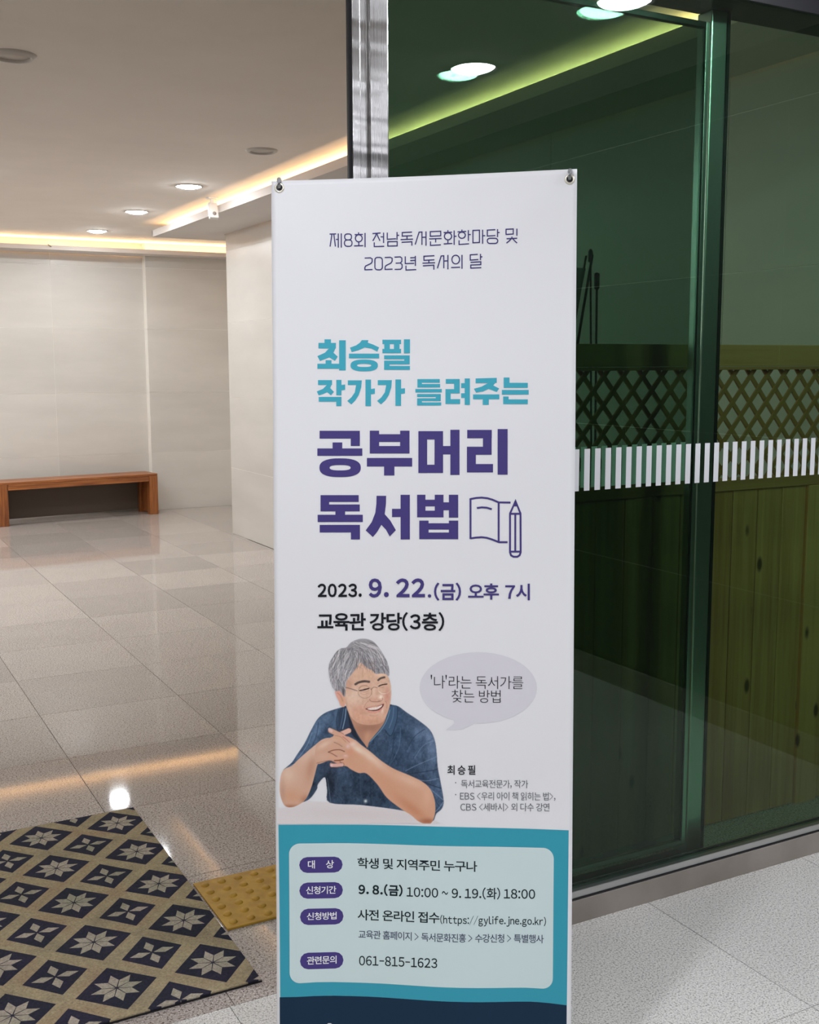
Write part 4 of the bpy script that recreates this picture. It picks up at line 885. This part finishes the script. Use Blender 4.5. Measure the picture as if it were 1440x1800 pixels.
    # mesh with per-vertex ink colour
    u_, v_ = puv(gx.ravel(), gy.ravel()); P3 = b3(u_, v_, 0.0008)-BO
    L_ = lin(img.reshape(-1, 3))/WREF*WALB
    a = alpha.ravel(); bg = WALB; L_ = L_   # soft edges are already blended into the paper tone
    idx = np.arange(Ht*Wd).reshape(Ht, Wd); q = np.stack([idx[:-1, :-1], idx[:-1, 1:], idx[1:, 1:], idx[1:, :-1]], -1).reshape(-1, 4)
    keep = (a[q].max(1) > 0.25); q = q[keep]
    used_ = np.unique(q); rem = np.full(Ht*Wd, -1); rem[used_] = np.arange(len(used_)); q = rem[q]
    me = bpy.data.meshes.new('portrait_print'); n = len(used_); me.vertices.add(n); me.vertices.foreach_set('co', P3[used_].ravel())
    me.loops.add(len(q)*4); me.polygons.add(len(q)); me.loops.foreach_set('vertex_index', q[:, ::-1].ravel()); me.polygons.foreach_set('loop_start', np.arange(len(q))*4)
    me.update(calc_edges=True); me.validate()
    at = me.color_attributes.new('ink', 'FLOAT_COLOR', 'POINT'); cc_ = np.ones((n, 4)); cc_[:, :3] = L_[used_]; at.data.foreach_set('color', cc_.ravel())
    me.polygons.foreach_set('use_smooth', [True]*len(me.polygons))
    m = mat('portrait_ink', (.8, .8, .8), .5, spec=.2); t = NT(m); n_ = t.n('ShaderNodeAttribute'); n_.attribute_name = 'ink'; t.l(n_.outputs['Color'], t.b.inputs['Base Color'])
    o = obj('portrait_print', me, m, banner); o['label'] = 'printed picture of a smiling grey-haired man in a blue shirt, hands clasped'
portrait()
# ---------------------------------------------------------------- eyelets, hooks and the stand
M_BRASS = mat('nickel_eyelet', (0.86, 0.82, 0.68), 0.3, 0.55); M_HOOK = mat('grey_hook_plastic', (0.32, 0.33, 0.33), 0.35)
Mb = Matrix(((BU[0], -BD_[0], BN[0]), (BU[1], -BD_[1], BN[1]), (BU[2], -BD_[2], BN[2]))).to_4x4()
def place(bm, p):
    for v in bm.verts: v.co = Mb @ v.co + Vector(p)
def eyelet(x, y):
    u_, v_ = puv(x, y); c0 = b3(u_, v_, 0.0)-BO; bm = bmesh.new()
    bm_lathe(bm, [(0.0058, 0.0004), (0.0060, 0.0016), (0.0072, 0.0026), (0.0088, 0.0022), (0.0100, 0.0008), (0.0100, 0.0001)], seg=28); place(bm, c0); obj('eyelet', bm, M_BRASS, banner)
    bm = bmesh.new(); bm_lathe(bm, [(0, 0.0009), (0.0059, 0.0009), (0.0059, 0.0003)], seg=24, smooth=False); place(bm, c0); obj('eyelet_hole', bm, M_BLACK, banner)
    return u_, v_
e1 = eyelet(491.5, 330.5); e2 = eyelet(1001.5, 315.5)
uvb = [(0.014, 1.786), (0.586, 1.786)]
for u_, v_ in uvb:
    c0 = b3(u_, v_, 0.0)-BO; bm = bmesh.new()
    bm_lathe(bm, [(0.0058, 0.0004), (0.0060, 0.0016), (0.0072, 0.0026), (0.0088, 0.0022), (0.0100, 0.0008), (0.0100, 0.0001)], seg=24); place(bm, c0); obj('eyelet', bm, M_BRASS, banner)
st = empty('banner_stand', tuple(b3(0.3, 1.8)*np.array([1, 1, 0])-np.array([BN[0], BN[1], 0])*0.12))
tag(st, 'grey x-frame stand behind the printed banner, its hooks through the eyelets', 'stand')
SO = np.array(st.location)
def sp3(u, v, off): return BP0+u*BU+v*BD_+off*BN-SO
def spole(name, a, b, r0, r1, m=M_HOOK):
    bm = bmesh.new(); bm_tube(bm, [a, tuple((np.array(a)+np.array(b))/2), b], [r0, (r0+r1)/2, r1], 12); return obj(name, bm, m, st)
hub = sp3(0.3, 0.98, -0.055)
bm = bmesh.new(); bm_lathe(bm, [(0, 0.018), (0.030, 0.016), (0.034, 0.006), (0.034, -0.014), (0.028, -0.018), (0, -0.018)], seg=28); place(bm, hub); obj('hub', bm, M_HOOK, st)
for (eu, ev), s_ in ((e1, -1), (e2, 1)):
    spole('arm', tuple(hub), tuple(sp3(eu, ev+0.004, -0.016)), 0.0065, 0.004)
    bm = bmesh.new()                                        # hook: over the top edge and down into the eyelet
    bm_tube(bm, [sp3(eu+s_*0.0, ev+0.006, -0.018), sp3(eu, ev-0.012, -0.010), sp3(eu+s_*0.001, ev-0.0165, 0.0), sp3(eu, ev-0.012, 0.0075), sp3(eu-s_*0.0005, ev-0.005, 0.0075), sp3(eu, ev+0.001, 0.0042)], [0.0042, 0.0046, 0.0048, 0.0042, 0.0036, 0.0026], 12)
    obj('hook', bm, M_HOOK, st)
for (eu, ev) in uvb: spole('arm', tuple(hub), tuple(sp3(eu, ev, -0.012)), 0.0065, 0.004)
def ground(u, back):
    p = b3(u, 1.75)-np.array([BN[0], BN[1], 0])*back; return (p[0]-SO[0], p[1]-SO[1], 0.004)
spole('leg', tuple(hub), ground(0.30, 0.26), 0.0065, 0.005)
